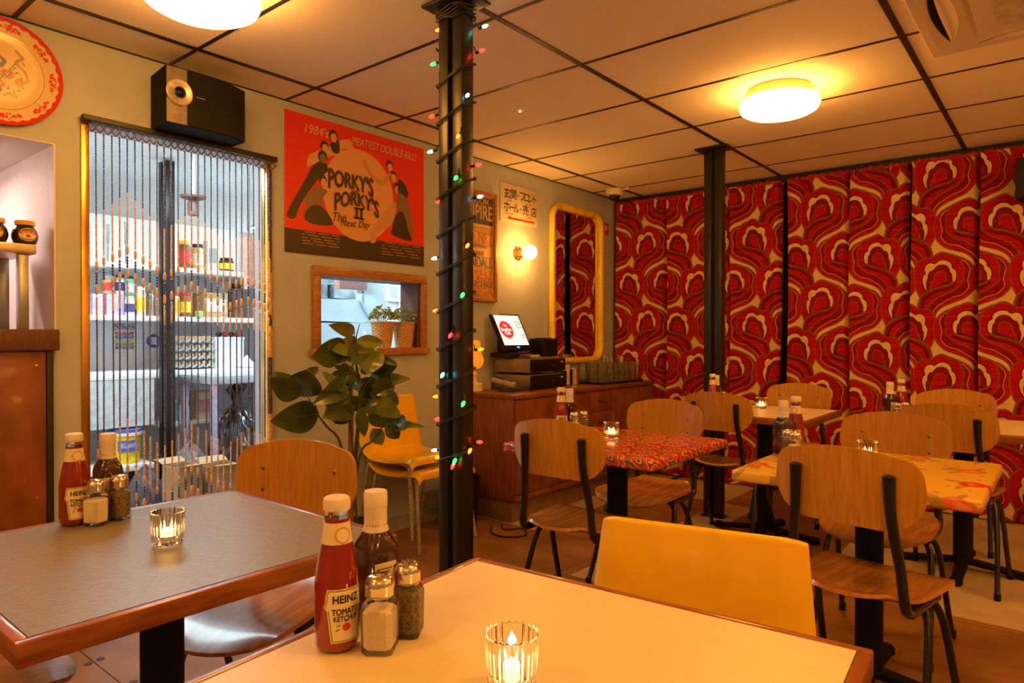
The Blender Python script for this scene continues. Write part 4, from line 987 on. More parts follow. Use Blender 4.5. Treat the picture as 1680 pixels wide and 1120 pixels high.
for (u, v, c) in [(722, 48, 'o'), (793, 44, 'c'), (788, 84, 'r'), (714, 104, 'g'), (768, 155, 'b'), (712, 190, 'r'), (753, 222, 'o'), (709, 248, 'b'), (782, 271, 'r'), (749, 290, 'g'), (785, 323, 'b'), (723, 330, 'r'), (768, 401, 'o'), (716, 423, 'c'),
                  (760, 482, 'g'), (718, 509, 'o'), (740, 548, 'r'), (786, 573, 'o'), (727, 613, 'c'), (718, 650, 'o'), (761, 660, 'g'), (721, 687, 'r'), (784, 725, 'r'), (772, 737, 'o'), (716, 738, 'c'), (721, 750, 'o'), (747, 754, 'g'), (744, 762, 'r')]:
    if u < 724: p = atx(u, v, PX-hx-.004); p = aty(u, v, PYc-hy+.012)
    elif u < 764: p = aty(u, v, PYc-hy-.010)
    else: p = atx(u, v, PX+hx+.010)
    side = Vector((-1, -.3, -.15)) if u < 726 else (Vector((1, .15, .1)) if u > 776 else Vector((.15, -.6, -.55)))
    q = Vector((0, 0, 1)).rotation_difference(side.normalized()).to_euler()
    b = obj('bulb', bulb, bm_[c], t, loc=p, rot=q); b['label'] = NM[c]+' glowing bulb'; s_ = obj('socket', sock, cable_m, b)
    a = p+side.normalized()*-.020; jx = max(PX-hx, min(PX+hx, a.x)); jy = max(PYc-hy, min(PYc+hy, a.y))
    obj('lead', MB().tube([a, ((a.x+jx)/2, (a.y+jy)/2, a.z+.01), (jx, jy, a.z+.02)], .0022, 5), cable_m, t)

# ------------------------------------------------------------------ sideboard and what stands on it
SX0, SX1, SY0, SY1, STOP = XW+.004, -2.700, 3.34, 5.20, .826
t = thing('sideboard', 'long dark teak sideboard under the mirror with drawers and sliding doors', 'sideboard', (0, 0, 0))
obj('carcass', MB().rbox(SX0, SX1-.025, SY0, SY1, .15, STOP-.025, .003), teak_m, t)
obj('top', MB().rbox(SX0, SX1, SY0-.006, SY1+.006, STOP-.0245, STOP, .003), teak_m, t)
obj('plinth', MB().rbox(SX0+.03, SX1-.06, SY0+.03, SY1-.03, .0035, .1495, .002), M('plinth_wood', (.22, .12, .06), .5, stretch=(6, .6, 1)), t)
obj('bottom_rail', MB().rbox(SX1-.0245, SX1-.004, SY0+.004, SY1-.004, .152, .185, .003), teak_m, t)
dx0, dx1 = SX1-.0245, SX1-.008
for ya, yb, nm in ((SY0+.01, 3.83, 'sliding_door'), (3.835, 4.205, 'sliding_door'), (4.515, 5.19, 'sliding_door')):
    d = obj(nm, MB().rbox(dx0, dx1, ya, yb, .19, STOP-.035, .003), teak_m, t)
    hy_ = yb-.05 if ya < 4 else ya+.05
    obj('handle', MB().rbox(dx1-.002, dx1+.008, hy_-.008, hy_+.008, .56, .66, .004), darkwood, d)
for k in range(4):
    za = .19+.151*k; d = obj('drawer', MB().rbox(dx0, dx1, 4.21, 4.51, za, za+.148, .003), teak_m, t)
    obj('handle', MB().tube([(dx1, 4.31, za+.09), (dx1+.014, 4.325, za+.082), (dx1+.017, 4.36, za+.078), (dx1+.014, 4.395, za+.082), (dx1, 4.41, za+.09)], .006, 8), darkwood, d)
st_ = STOP+.0004
# two black cash drawers, till screen, receipt printer
for k in range(2):
    t = thing('cash_drawer', ('lower' if k == 0 else 'upper')+' black cash drawer of the pair stacked on the sideboard', 'cash drawer', (-3.035, 3.935, st_+.112*k), C(4))
    obj('body', MB().rbox(-.165, .140, -.235, .225, .008, .105, .003), M('drawer_side', (.30, .26, .22), .38, .6) if k == 0 else MATS['drawer_side'], t)
    f = obj('front_panel', MB().rbox(.1405, .150, -.235, .225, .012, .100, .002), black_pl, t)
    obj('lock', MB().lathe([(0, .150), (.009, .150), (.009, .156), (0, .156)], 14, Matrix.Translation((0, .05, .055)) @ RX), chrome, f)
    obj('label_plate', MB().box(.1502, .1512, .155, .19, .072, .082), paleblue, f, smooth_ang=0)
    ft = MB()
    for sx in (-.14, .12):
        for sy in (-.2, .2): ft.cyl(sx, sy, 0, .009, .012, 10)
    obj('feet', ft, black_pl, t)
t = thing('till_screen', 'tilted black till touchscreen showing a red round logo on white', 'screen', (-3.10, 3.775, st_+.224), 0)
# local: screen faces +x
obj('base', MB().rbox(-.09, .095, -.13, .13, 0, .035, .01), black_pl, t)
obj('neck', MB().prism([(-.09, 0), (.03, 0), (-.02, .17), (-.09, .15)], -.05, .05, Matrix(((1, 0, 0, 0), (0, 0, 1, 0), (0, 1, 0, .034), (0, 0, 0, 1)))), black_pl, t)
TS = Matrix.Translation((.075, 0, .050)) @ Matrix.Rotation(C(-27), 4, 'Y')
obj('housing', MB().rbox(-.028, 0, -.158, .158, 0, .295, .008, 2, TS), black_pl, t)
scm = M('till_display', (.85, .9, .95), .3, emis=(.80, .93, 1), estr=.85, var=.01)
s_ = obj('display', MB().box(.0004, .0012, -.138, .138, .042, .280, TS), scm, t, smooth_ang=0)
def flat(poly, x, T): m = MB(); return m.add([(x, a, b) for a, b in poly], [tuple(range(len(poly)))], T)
rl_ = M('logo_red', (.75, .05, .05), .4, emis=(.75, .05, .05), estr=.5)
obj('logo', flat([(-.055+.070*math.cos(k*PI/18), .165+.070*math.sin(k*PI/18)) for k in range(36)], .0016, TS), rl_, s_)
for body, z, w_, h_ in (('The', .198, .034, .018), ('Breakfast', .167, .108, .026), ('Club', .138, .062, .024)):
    obj('lettering', text(body, w_, h_, .03, 0, TS @ wt(.0020, -.055, z)), scm, s_)
bt = MB()
for i in range(3):
    for k in range(3): bt.box(.0014, .0018, .060+.025*i, .080+.025*i, .175+.022*k, .191+.022*k, TS)
bt.box(.0014, .0018, .085, .13, .118, .130, TS).box(.0014, .0018, .085, .13, .098, .108, TS)
obj('screen_buttons', bt, M('screen_green', (.35, .6, .5), .4, emis=(.35, .65, .5), estr=.6), s_, smooth_ang=0)
obj('power_light', flat([(-.012, .020), (.018, .020), (.018, .030), (-.012, .030)], .0010, TS), M('blue_led', (.1, .2, 1), emis=(.05, .15, 1), estr=6), t)
t = thing('receipt_printer', 'black receipt printer behind the till screen', 'printer', (-3.07, 4.12, st_+.224), C(-6))
obj('body', MB().rbox(-.07, .07, -.085, .085, 0, .135, .008), black_pl, t); obj('paper_slot', MB().box(-.03, .03, -.06, .06, .1352, .140), black_matt, t, smooth_ang=0)
t = thing('notebook', 'dark notebook lying beside the till screen on the drawers', 'notebook', (-2.985, 3.80, st_+.2245), C(4))
obj('cover', MB().rbox(-.012, .085, -.07, .05, 0, .022, .003), M('notebook_cover', (.12, .06, .06), .5), t); obj('pages', MB().box(-.008, .086, -.066, .046, .004, .018), paleblue, t, smooth_ang=0)
t = thing('card_reader', 'grey card reader leaning on leaflets before the cash drawers', 'card reader', (-3.03, 3.595, st_+.024), C(-70))
TT = Matrix.Rotation(C(-14), 4, 'X') @ Matrix.Translation((0, 0, .018))
obj('body', MB().rbox(-.038, .038, -.085, .085, 0, .034, .010, 2, TT), M('reader_grey', (.38, .36, .34), .35), t); obj('display', MB().box(-.028, .028, .02, .065, .0342, .0350, TT), M('reader_display', (.10, .14, .22), .2), t, smooth_ang=0)
kp = MB()
for i in range(3):
    for k in range(4): kp.rbox(-.027+.02*i, -.012+.02*i, -.07+.02*k, -.056+.02*k, .0342, .0365, .0008, 1, TT)
obj('keys', kp, black_pl, t)
for k in range(4):
    t = tag(obj('leaflet_stack', MB().rbox(-.052, .052, -.10, .10, 0, .0075, .001, 1), (M('leaflet_cover', (.06, .05, .05), .4) if k == 0 else MATS['leaflet_cover']), loc=(-2.935+.003*k, 3.60+.004*k, st_+.0077*k), rot=(0, 0, C(-12+5*k))), 'dark leaflet, number %s from below in the pile before the cash drawers' % ('one', 'two', 'three', 'four')[k], 'leaflet', 'leaflets before the cash drawers')
    t.name = 'leaflet'
# orange lamp
t = thing('table_lamp', 'small lamp with glowing orange glass shade at the sideboard end', 'lamp', (-3.125, 3.41, st_))
obj('base', MB().lathe([(0, 0), (.055, 0), (.06, .006), (.06, .05), (.05, .058), (.018, .066), (.014, .10), (.022, .115), (.014, .13), (.012, .16)], 28), M('lamp_base_white', (.78, .68, .5), .35), t)
obj('shade', MB().lathe([(.030, .155), (.052, .172), (.066, .20), (.062, .23), (.048, .255), (.046, .30), (.040, .33), (.034, .345), (.0, .347)], 28), M('orange_shade', (.55, .12, .012), .3, emis=(1, .22, .012), estr=1.05, var=.01), t)
# tin can with spoons
t = thing('tin_can', 'ribbed tin can holding bottle tops at the sideboard', 'tin can', (-3.0, 4.42, st_))
obj('can', MB().lathe([(0, .001), (.044, .001), (.045, .004)]+[(.0445+(.0012 if k % 2 else -.001), .012+.0085*k) for k in range(13)]+[(.046, .124), (.0445, .126), (.043, .122), (.042, .012), (0, .012)], 32), M('tin_metal', (.68, .52, .32), .28, 1.), t)
rg = random.Random(8); cp = MB()
for k in range(15): a = k*2.4; r = .034*math.sqrt((k+.5)/15); cp.lathe([(0, 0), (.013, 0), (.0125, .006), (0, .007)], 10, Matrix.Translation((r*math.cos(a), r*math.sin(a), .118+.004*rg.random())) @ Matrix.Rotation(rg.uniform(-.6, .6), 4, 'X'))
obj('bottle_tops', cp, chrome, t)
t = thing('napkin_holder', 'white napkin stack in a metal holder beside the cash drawers', 'napkins', (-3.03, 4.305, st_), C(4))
np_ = MB()
for k in range(8): np_.box(-.055, .055, -.026+.0068*k, -.0205+.0068*k, .004, .148+.004*((k*5) % 3))
obj('napkin', np_, M('napkin_white', (.80, .74, .64), .8), t, smooth_ang=0); obj('holder', MB().box(-.06, .06, -.032, -.029, 0, .11).box(-.06, .06, .031, .034, 0, .11).box(-.06, .06, -.029, .031, 0, .003), black_matt, t, smooth_ang=0)
# tray of glasses
t = thing('tray', 'flat black tray holding upturned glasses on the sideboard', 'tray', (-2.975, 4.80, st_))
obj('tray', MB().rbox(-.19, .19, -.30, .345, 0, .006, .002).box(-.19, .19, -.30, -.294, .006, .016).box(-.19, .19, .339, .345, .006, .016).box(-.19, -.184, -.294, .339, .006, .016).box(.184, .19, -.294, .339, .006, .016), black_pl, t)
def tumbler(label, loc, up):
    t = thing('glass_tumbler', label, 'glass', loc, 0, 'glasses on the black tray')
    if up: pr = [(0, .001), (.030, .001), (.032, .004), (.037, .155), (.0355, .155), (.0305, .010), (0, .009)]
    else: pr = [(.0375, .0005), (.0395, .0005), (.039, .07), (.0345, .150), (.031, .156), (.0, .156), (0, .151), (.029, .148), (.0340, .08)]
    obj('glass', MB().lathe(pr, 20, None), tumbler_gl, t, smooth_ang=.6); return t
RW = ('front', 'middle', 'back'); OR = ('first', 'second', 'third', 'fourth', 'fifth', 'sixth', 'seventh')
g0 = None
for i in range(3):
    for k in range(7):
        lb = 'clear upturned tumbler, %s from the till in the %s row on the black tray' % (OR[k], RW[i]); lc = (-2.835-.092*i+.006*((i+k) % 2), 4.585+.086*k, st_+.0065)
        if g0 is None: g0 = tumbler(lb, lc, False)
        else: copy_tree(g0, lc, 0, lb, 'glasses on the black tray')
for k, (i, kk) in enumerate(((1, 3), (2, 4), (1, 5))):
    copy_tree(g0, (-2.835-.092*i+.006*((i+kk) % 2), 4.585+.086*kk, st_+.0065+.1565), 0, 'small clear glass on top of the tray tumblers, %s from the till' % OR[k], 'glasses stacked on the tray glasses').scale = (.92, .92, .36)
# waste bin by the sideboard end
t = thing('waste_bin', 'black waste bin on the floor between yellow chairs and sideboard', 'bin', (-2.99, 3.13, .0005))
obj('bin', MB().lathe([(0, 0), (.10, 0), (.105, .004), (.125, .30), (.129, .302), (.129, .31), (.122, .31), (.102, .01), (0, .01)], 28), black_pl, t)
tag(obj('power_cable', MB().tube(smooth([(-2.78, 3.29, .008), (-2.70, 3.22, .007), (-2.62, 3.30, .009), (-2.52, 3.20, .007), (-2.60, 3.10, .007), (-2.72, 3.12, .007), (-2.80, 3.22, .008)], 6), .005, 6), black_pl, smooth_ang=1.), 'loose black cable on the floor by the sideboard end', 'cable')

# ------------------------------------------------------------------ rubber plant
t = thing('rubber_plant', 'tall rubber plant with big dark glossy leaves between doorway and yellow chairs', 'plant', (-2.70, 2.06, .0005))
potm = M('pot_black', (.05, .04, .035), .5); lf_d = M('leaf_dark', (.040, .078, .020), .28, col2=(.070, .115, .030), scale=16, coat=.45, var=.2)
lf_g = M('leaf_green', (.13, .20, .030), .32, col2=(.20, .26, .045), scale=14, coat=.35); stem_m = M('plant_stem', (.06, .07, .02), .6)
obj('pot', MB().lathe([(0, 0), (.115, 0), (.12, .005), (.15, .26), (.156, .262), (.156, .285), (.146, .285), (.138, .25), (0, .25)], 28), potm, t)
PLX = -2.70
def pp(cx, cy, dx=0.): return atx(440+cx/3.733, 400+cy/3.733, PLX+dx)-Vector((-2.70, 2.06, .0005))
def leaf(b, tp, wd, mt, dx0, dx1, curl, fold):
    B, T_ = pp(*b, dx0), pp(*tp, dx1); ax = T_-B; ln = ax.length; axn = ax/ln
    cv_ = Vector((2.7, -2.06, 0)).normalized(); side = axn.cross(cv_).normalized(); nrm = side.cross(axn).normalized()
    w_ = wd/3.733*3.55/F
    def fn(a, b_):
        s = math.sin(PI*min(1, a*1.0))**.75*(1-.25*a) if 0 < a < 1 else 0
        h = (b_-.5)*w_*s*1.42; return B+ax*a+side*h+nrm*(fold*abs(b_-.5)*2*w_*.25*s+curl*math.sin(PI*a)*ln)
    l = obj('leaf', MB().surf(fn, 10, 6, .0012), mt, t, smooth_ang=1.)
    obj('midrib', MB().tube([fn(i/8*.97, .5)+nrm*.001 for i in range(9)], [.0022*(1-.09*i) for i in range(9)], 5), mt, l)
rg = random.Random(21)
for b, tp, wd, k in [((530, 540), (368, 495), 66, 1), ((540, 590), (706, 605), 62, 1), ((565, 615), (392, 650), 100, 1), ((440, 670), (268, 690), 118, 0), ((640, 625), (605, 800), 130, 1), ((690, 690), (725, 810), 125, 0), ((580, 620), (520, 740), 95, 0),
                     ((620, 830), (872, 825), 62, 1), ((770, 840), (640, 920), 90, 0), ((205, 935), (240, 768), 160, 0), ((160, 905), (30, 780), 100, 1), ((190, 935), (8, 815), 100, 0), ((310, 1035), (8, 1085), 140, 0), ((490, 850), (270, 985), 100, 0),
                     ((510, 950), (335, 1065), 140, 0), ((640, 860), (760, 905), 110, 0), ((570, 905), (815, 1060), 100, 1), ((600, 950), (640, 1045), 80, 0), ((490, 935), (590, 1010), 70, 0), ((760, 990), (745, 1110), 90, 0), ((330, 780), (500, 920), 44, 1),
                     ((730, 1085), (965, 1120), 34, 1), ((390, 840), (500, 800), 80, 0), ((400, 740), (500, 785), 36, 0), ((690, 690), (790, 745), 34, 0), ((780, 1080), (850, 1130), 90, 0), ((500, 800), (560, 900), 80, 0), ((470, 720), (430, 640), 80, 0), ((640, 1130), (700, 1230), 76, 1), ((560, 1000), (590, 1180), 60, 0),
                     ((420, 1000), (480, 1100), 90, 0), ((300, 790), (240, 760), 50, 1), ((600, 690), (660, 780), 120, 0), ((470, 640), (350, 600), 80, 0), ((520, 760), (420, 850), 100, 0), ((660, 760), (740, 860), 110, 0), ((560, 830), (640, 900), 100, 0), ((450, 900), (400, 1000), 110, 0), ((620, 1010), (720, 1120), 90, 1), ((700, 930), (800, 980), 90, 0), ((560, 700), (480, 640), 90, 0), ((430, 960), (330, 900), 90, 0), ((640, 900), (560, 960), 90, 0), ((720, 1100), (800, 1190), 70, 0)]:
    leaf(b, tp, wd, lf_g if k else lf_d, rg.uniform(-.10, .04), rg.uniform(-.10, .10), rg.uniform(.02, .10), rg.choice((.2, .5, .8)))
base = Vector((0, 0, .25))
for pts in ([(530, 540), (520, 700), (500, 900), (500, 1060), (510, 1200)], [(560, 490), (540, 570), (535, 700), (560, 900), (540, 1200)], [(240, 930), (300, 1040), (360, 1120), (450, 1250)], [(640, 800), (600, 860), (560, 1000), (545, 1250)], [(780, 960), (740, 1060), (640, 1200), (560, 1300)], [(560, 760), (510, 810), (500, 900)]):
    q = [pp(*p, -.02) for p in pts]
    if pts[-1][1] > 1100: q.append(base+Vector((rg.uniform(-.04, .04), rg.uniform(-.04, .04), 0)))
    qs = smooth(q, 4); obj('stem', MB().tube(qs, [.0018+.0045*min(1, i/len(qs)*1.6) for i in range(len(qs))], 7), stem_m, t, smooth_ang=1.)
obj('moss_pole', MB().tube([base, pp(505, 1000, -.04), pp(500, 880, -.04)], .014, 10), M('moss_pole', (.28, .10, .03), .8, scale=60, var=.3, bump=.3), t, smooth_ang=1.)
# ------------------------------------------------------------------ bar counter and bar shelf at the left
t = thing('bar_counter', 'brown wooden bar counter front at the left edge', 'counter', (0, 0, 0))
obj('worktop', MB().rbox(-3.95, XW+.045, -.295, .978, 1.141, 1.226, .004), darkwood, t)
obj('front_panel', MB().rbox(XW+.0005, XW+.024, -.30, .935, .02, 1.138, .002), teak_m, t)
obj('edge_strip', MB().rbox(XW+.0005, XW+.030, .936, .960, .02, 1.138, .002), black_bar, t)
sc2 = MB()
for z in (.55, 1.08): sc2.lathe([(0, .024), (.007, .024), (.006, .027), (0, .028)], 10, Matrix.Translation((XW, .90, z)) @ RX)
obj('screw', sc2, brass, t)
t = thing('bar_shelf', 'stainless steel shelf standing on the bar counter', 'shelf', (-3.42, .60, 1.2265))
obj('shelf_board', MB().rbox(-.16, .16, -.60, .322, .305, .345, .006), M('shelf_steel_warm', (.72, .60, .46), .35, .8), t)
for sx in (-.13, .13): obj('leg', MB().rbox(sx-.018, sx+.018, .262, .298, 0, .3045, .003), steel, t)
obj('leg', MB().rbox(.112, .148, -.55, -.514, 0, .3045, .003), steel, t)
zs = 1.2265+.3454
jar_m = M('dark_jar', (.020, .010, .008), .12, coat=.6); ylid = M('yellow_lid', (.80, .52, .03), .35)
def spread_jar(label, loc, rz):
    t = thing('spread_jar', label, 'jar', loc, rz, 'spread jars on the bar shelf')
    obj('jar', MB().lathe([(0, .001), (.030, .001), (.040, .008), (.046, .025), (.047, .040), (.042, .060), (.033, .074), (.030, .080)], 28), jar_m, t)
    obj('lid', MB().lathe([(0, .0805), (.0345, .0805), (.0355, .083), (.0355, .097), (.034, .099), (0, .099)], 28), ylid, t)
    for rx_, rz_, m, e in ((.034, .027, ylid, .0475), (.032, .0245, M('jar_label_green', (.10, .25, .05), .5) if 'jar_label_green' not in MATS else MATS['jar_label_green'], .0478), (.0315, .020, label_m, .0481)):
        mb = dstrip(rx_, rz_*(1 if m is not label_m else .9), 14)
        lb = obj('label', wrap(mb, e, .040), m, t)
    band = MB(); n = 10; band.add([(-.030+.060*k/n, .006+.012*(1-(2*k/n-1)**2)*.3, 0) for k in range(n+1)]+[(-.030+.060*k/n, .016+.006*(1-(2*k/n-1)**2), 0) for k in range(n+1)], [(k, k+1, n+2+k, n+1+k) for k in range(n)])
    obj('band', wrap(band, .0486, .036), redink, lb)
    tx = text('NAME ME', .048, .0085, .02); tx.v = [(x, y+.0135, z) for x, y, z in tx.v]; obj('lettering', wrap(tx, .0490, .036), label_m, lb)
    cr_ = dstrip(.008, .007, 8, -.006); obj('pot_print', wrap(cr_, .0487, .040), redink, lb)
    return t
j0 = spread_jar('dark jar with yellow lid labelled NAME ME at the front of the bar shelf', (-3.325, .795, zs), to_cam(-3.325, .795)-.05)
copy_tree(j0, (-3.325, .898, zs), to_cam(-3.325, .88)+.25, 'dark jar with yellow lid half hidden behind the other jar', 'spread jars on the bar shelf')
plm = M('bar_plate', (.70, .58, .42), .3)
for k in range(9):
    o = obj('stacked_plate', MB().lathe([(0, 0), (.05, 0), (.085, .010), (.0875, .012), (.084, .0125), (.05, .004), (0, .004)], 28), plm, loc=(-3.475, .715, zs+.0005+.0150*k)) if k == 0 else o.copy()
    if k: COL.objects.link(o); o.location.z = zs+.0005+.0150*k
    tag(o, 'pale plate in the stack on the bar shelf, '+('lowest one', 'second from below', 'third from below', 'fourth from below', 'middle of nine', 'fourth from the top', 'third from the top', 'second from the top', 'topmost one')[k], 'plate', 'plates stacked on the bar shelf')
t = thing('steel_cup', 'tapered steel cup standing on the bar counter', 'cup', (-3.16, .678, 1.2266))
t.location = (-3.27, .69, 1.2266)
obj('cup', MB().lathe([(0, .001), (.036, .001), (.037, .003), (.041, .07), (.0445, .092), (.0435, .094), (.0505, .138), (.0525, .140), (.050, .1405), (.042, .09), (.035, .006), (0, .006)], 32), brass if False else M('cup_steel', (.66, .54, .40), .22, 1.), t)

# ------------------------------------------------------------------ kitchen seen through the doorway
def K(u, v, x): return atx(u, v, x)
KS = -5.10
post_k = post(-4.955, 2.186, 'black steel post standing in the kitchen behind the bead curtain', 0, False)
t = thing('kitchen_shelving', 'white shelving unit along the kitchen back', 'shelving', (0, 0, 0))
ya, yb = 1.45, 3.12
obj('back_panel', MB().box(-5.68, -5.65, ya, yb+.4, .0005, 2.12), white_k, t, smooth_ang=0)
ztop = [K(330, 441, KS).z, K(330, 520, KS).z]
for z in ztop: obj('shelf', MB().rbox(-5.649, KS, ya, yb, z-.035, z, .003), white_shelf, t)
zw = K(330, 606, KS+.05).z; zl = K(330, 688, KS).z
obj('worktop', MB().rbox(-5.649, KS+.05, ya, yb, zw-.05, zw, .004), white_shelf, t)
obj('shelf', MB().rbox(-5.649, KS, 2.2, yb, zl-.03, zl, .003), white_shelf, t)
obj('apron', MB().box(KS+.02, KS+.045, ya, 2.14, zw-.38, zw-.0505), M('grey_apron', (.55, .60, .62), .4), t, smooth_ang=0)
obj('side_panel', MB().box(-5.649, KS, ya-.03, ya-.0005, .0005, 2.0), white_shelf, t, smooth_ang=0); obj('side_panel', MB().box(-5.649, KS, yb+.0005, yb+.03, .0005, 2.0), white_shelf, t, smooth_ang=0)
kcol = {}
def km(nm, col, **k):
    if nm not in kcol: kcol[nm] = M('kitchen_'+nm, col, k.pop('rough', .45), **k)
    return kcol[nm]
def on(u0, u1, v0, v1, x, z=None):
    a = K((u0+u1)/2, v1, x); w_ = abs(K(u1, v1, x).y-K(u0, v1, x).y); h_ = abs(K((u0+u1)/2, v0, x).z-a.z); return a.y, (a.z if z is None else z+.0005), w_, h_
def kjar(name, label, cat, u0, u1, v0, v1, x, z, body, lid=None, band=None, square=False, group=None):
    y, zz, w_, h_ = on(u0, u1, v0, v1, x, z); t = thing(name, label, cat, (x-w_/2, y, zz), 0, group); r = w_/2*.95
    if square:
        obj('box', MB().rbox(-r, r, -r, r, 0, h_, .004), body, t)
        if lid: obj('lid', MB().rbox(-r*1.03, r*1.03, -r*1.03, r*1.03, h_+.0004, h_*1.06, .004), lid, t)
        if band: obj('label', MB().box(r+.0005, r+.0015, -r*.8, r*.8, h_*.25, h_*.75), band, t, smooth_ang=0)
    else:
        obj('jar', MB().lathe([(0, 0), (r*.9, 0), (r, h_*.04), (r, h_*.78), (r*.82, h_*.86)], 20), body, t)
        obj('lid', MB().lathe([(0, h_*.862), (r*.86, h_*.862), (r*.88, h_*.88), (r*.88, h_), (0, h_)], 20), lid or body, t)
        if band: obj('label', MB().lathe([(r*1.006, h_*.18), (r*1.006, h_*.62)], 20), band, t)
    return t
wh = km('white', (.84, .86, .87)); pk = km('purple', (.60, .50, .78)); cbm = km('cardboard', (.42, .28, .15), rough=.8); nav = km('navy', (.06, .07, .20)); redl = km('red', (.70, .05, .05)); yel = km('yellow', (.85, .62, .05)); brn = km('brown', (.25, .09, .04)); tan = km('tan', (.60, .40, .20)); grn = km('green', (.10, .40, .22)); blk = km('black', (.02, .02, .02)); lgr = km('pale_green', (.62, .72, .66)); cyn = km('cyan', (.05, .45, .50)); pkk = km('pink', (.80, .30, .30)); crm = km('cream', (.80, .68, .45)); tubw = km('tub', (.78, .82, .80), rough=.3)
z1, z2 = ztop
for i, (u0, u1) in enumerate(((150, 176), (180, 206), (210, 236))):
    kjar('storage_tub', 'lower translucent white storage tub %s on the top kitchen shelf' % ('nearest the door edge', 'in the middle', 'beside the kitchen post')[i], 'tub', u0, u1, 400, 430+i*3, -5.2, z1, tubw, wh, None, True, 'storage tubs')
    y_, zz, w_, h_ = on(u0, u1, 400, 430+i*3, -5.2, z1)
    kjar('storage_tub', 'upper translucent white storage tub %s on the top kitchen shelf' % ('nearest the door edge', 'in the middle', 'beside the kitchen post')[i], 'tub', u0+1, u1-1, 373, 398+i*3, -5.2, z1+h_*1.07, tubw, wh, None, True, 'storage tubs')
kjar('sauce_jar', 'tall brown jar with yellow lid on the top kitchen shelf', 'jar', 297, 317, 392, 438, -5.15, z1, brn, yel, redl)
kjar('spice_jar', 'tan jar with dark lid on the top kitchen shelf', 'jar', 319, 338, 398, 440, -5.15, z1, tan, blk, crm)
kjar('food_box', 'pale box with grey base on the top kitchen shelf', 'box', 341, 360, 392, 441, -5.15, z1, lgr, None, km('slate', (.25, .30, .36)), True)
kjar('food_tin', 'black and yellow tin on the top kitchen shelf', 'tin', 366, 389, 420, 443, -5.15, z1, blk, blk, yel)
kjar('lilac_box', 'lilac carton at the left on the middle kitchen shelf', 'box', 152, 172, 480, 515, -5.2, z2, pk, None, None, True)
kjar('lilac_box', 'wider lilac carton under the printed tins on the middle shelf', 'box', 175, 205, 481, 516, -5.2, z2, pk, None, None, True)
y_, zz, w_, h_ = on(175, 205, 481, 516, -5.2, z2)
kjar('food_tin', 'printed orange tin on the lilac carton', 'tin', 170, 189, 450, 480, -5.2, z2+h_+.001, tan, wh, redl)
kjar('food_tin', 'navy and white tin above the lilac carton', 'tin', 192, 208, 448, 480, -5.2, z2+h_+.001, wh, nav, nav)
kjar('food_tin', 'white tin with navy band on the middle kitchen shelf', 'tin', 208, 224, 484, 516, -5.15, z2, wh, wh, nav)
kjar('food_tin', 'green tin with dark lid standing on the white tin', 'tin', 209, 223, 450, 483, -5.15, z2+on(208, 224, 484, 516, -5.15, z2)[3]+.001, grn, blk, lgr)
kjar('oil_bottle', 'pale yellow bottle on the middle kitchen shelf', 'bottle', 227, 242, 470, 518, -5.15, z2, crm, wh, yel)
kjar('steel_pot', 'grey pot beside the kitchen post on the middle shelf', 'pot', 243, 256, 476, 518, -5.2, z2, steel, steel)
kjar('pickle_jar', 'red lidded jar directly right of the kitchen post', 'jar', 286, 297, 476, 516, -5.15, z2, crm, redl, yel)
kjar('pickle_jar', 'large jar with red lid and yellow label on the middle shelf', 'jar', 298, 319, 477, 517, -5.15, z2, brn, redl, yel)
kjar('food_box', 'small green carton before the cardboard box', 'box', 324, 334, 508, 518, -5.07, z2, km('lime', (.35, .65, .15)), None, None, True)
t = kjar('cardboard_box', 'open cardboard box on the middle kitchen shelf', 'box', 335, 376, 478, 519, -5.2, z2, cbm, None, wh, True)
kjar('dark_jar', 'big dark jar at the end of the middle kitchen shelf', 'jar', 381, 405, 462, 519, -5.2, z2, km('darkjar', (.10, .05, .035)), blk)
# wall chart, blue sign, egg trays, white box
a = K(185, 575, -5.64); b = K(224, 530, -5.64)
t = thing('hygiene_chart', 'white kitchen wall chart with coloured bars', 'sign', (0, 0, 0))
obj('sheet', MB().box(-5.6485, -5.645, a.y, b.y, a.z-.02, b.z), wh, t, smooth_ang=0)
bh = (b.z-a.z)
for i, (m, f) in enumerate(((redl, .60), (km('blue', (.06, .15, .55)), .47), (yel, .34), (grn, .21), (brn, .08))): obj('colour_bar', MB().box(-5.6445, -5.6435, a.y+.02, b.y-.02, a.z+bh*f-.006, a.z+bh*(f+.08)), m, t, smooth_ang=0)
for i, (tx_, f) in enumerate((('PREVENT CROSS', .92), ('CONTAMINATION', .82))): obj('lettering', text(tx_, (b.y-a.y)*.86, .028, .02, 0, wt(-5.6440, (a.y+b.y)/2, a.z+bh*f)), nav, t)
for tx_, f in (('RAW MEAT', .64), ('RAW FISH', .51), ('COOKED MEATS', .38), ('SALADS & FRUITS', .25), ('VEGETABLES', .12)): obj('lettering', text(tx_, (b.y-a.y)*.6, .020, .02, 0, wt(-5.6430, (a.y+b.y)/2, a.z+bh*f)), wh, t)
p = K(253, 559, -5.64); t = thing('round_sign', 'round blue sign on the kitchen wall', 'sign', (-5.648, p.y, p.z)); obj('disc', MB().lathe([(0, .001), (.055, .001), (.055, .004), (0, .004)], 24, RX), kcol['blue'], t); obj('symbol', MB().box(.0045, .005, -.02, .02, -.03, .03), wh, t, smooth_ang=0)
egg_t = km('egg_tray', (.50, .60, .64), rough=.85); egg = km('egg', (.62, .36, .20), rough=.5)
y_, zz, w_, h_ = on(287, 356, 548, 606, KS-.02, zw)
em = MB(); 
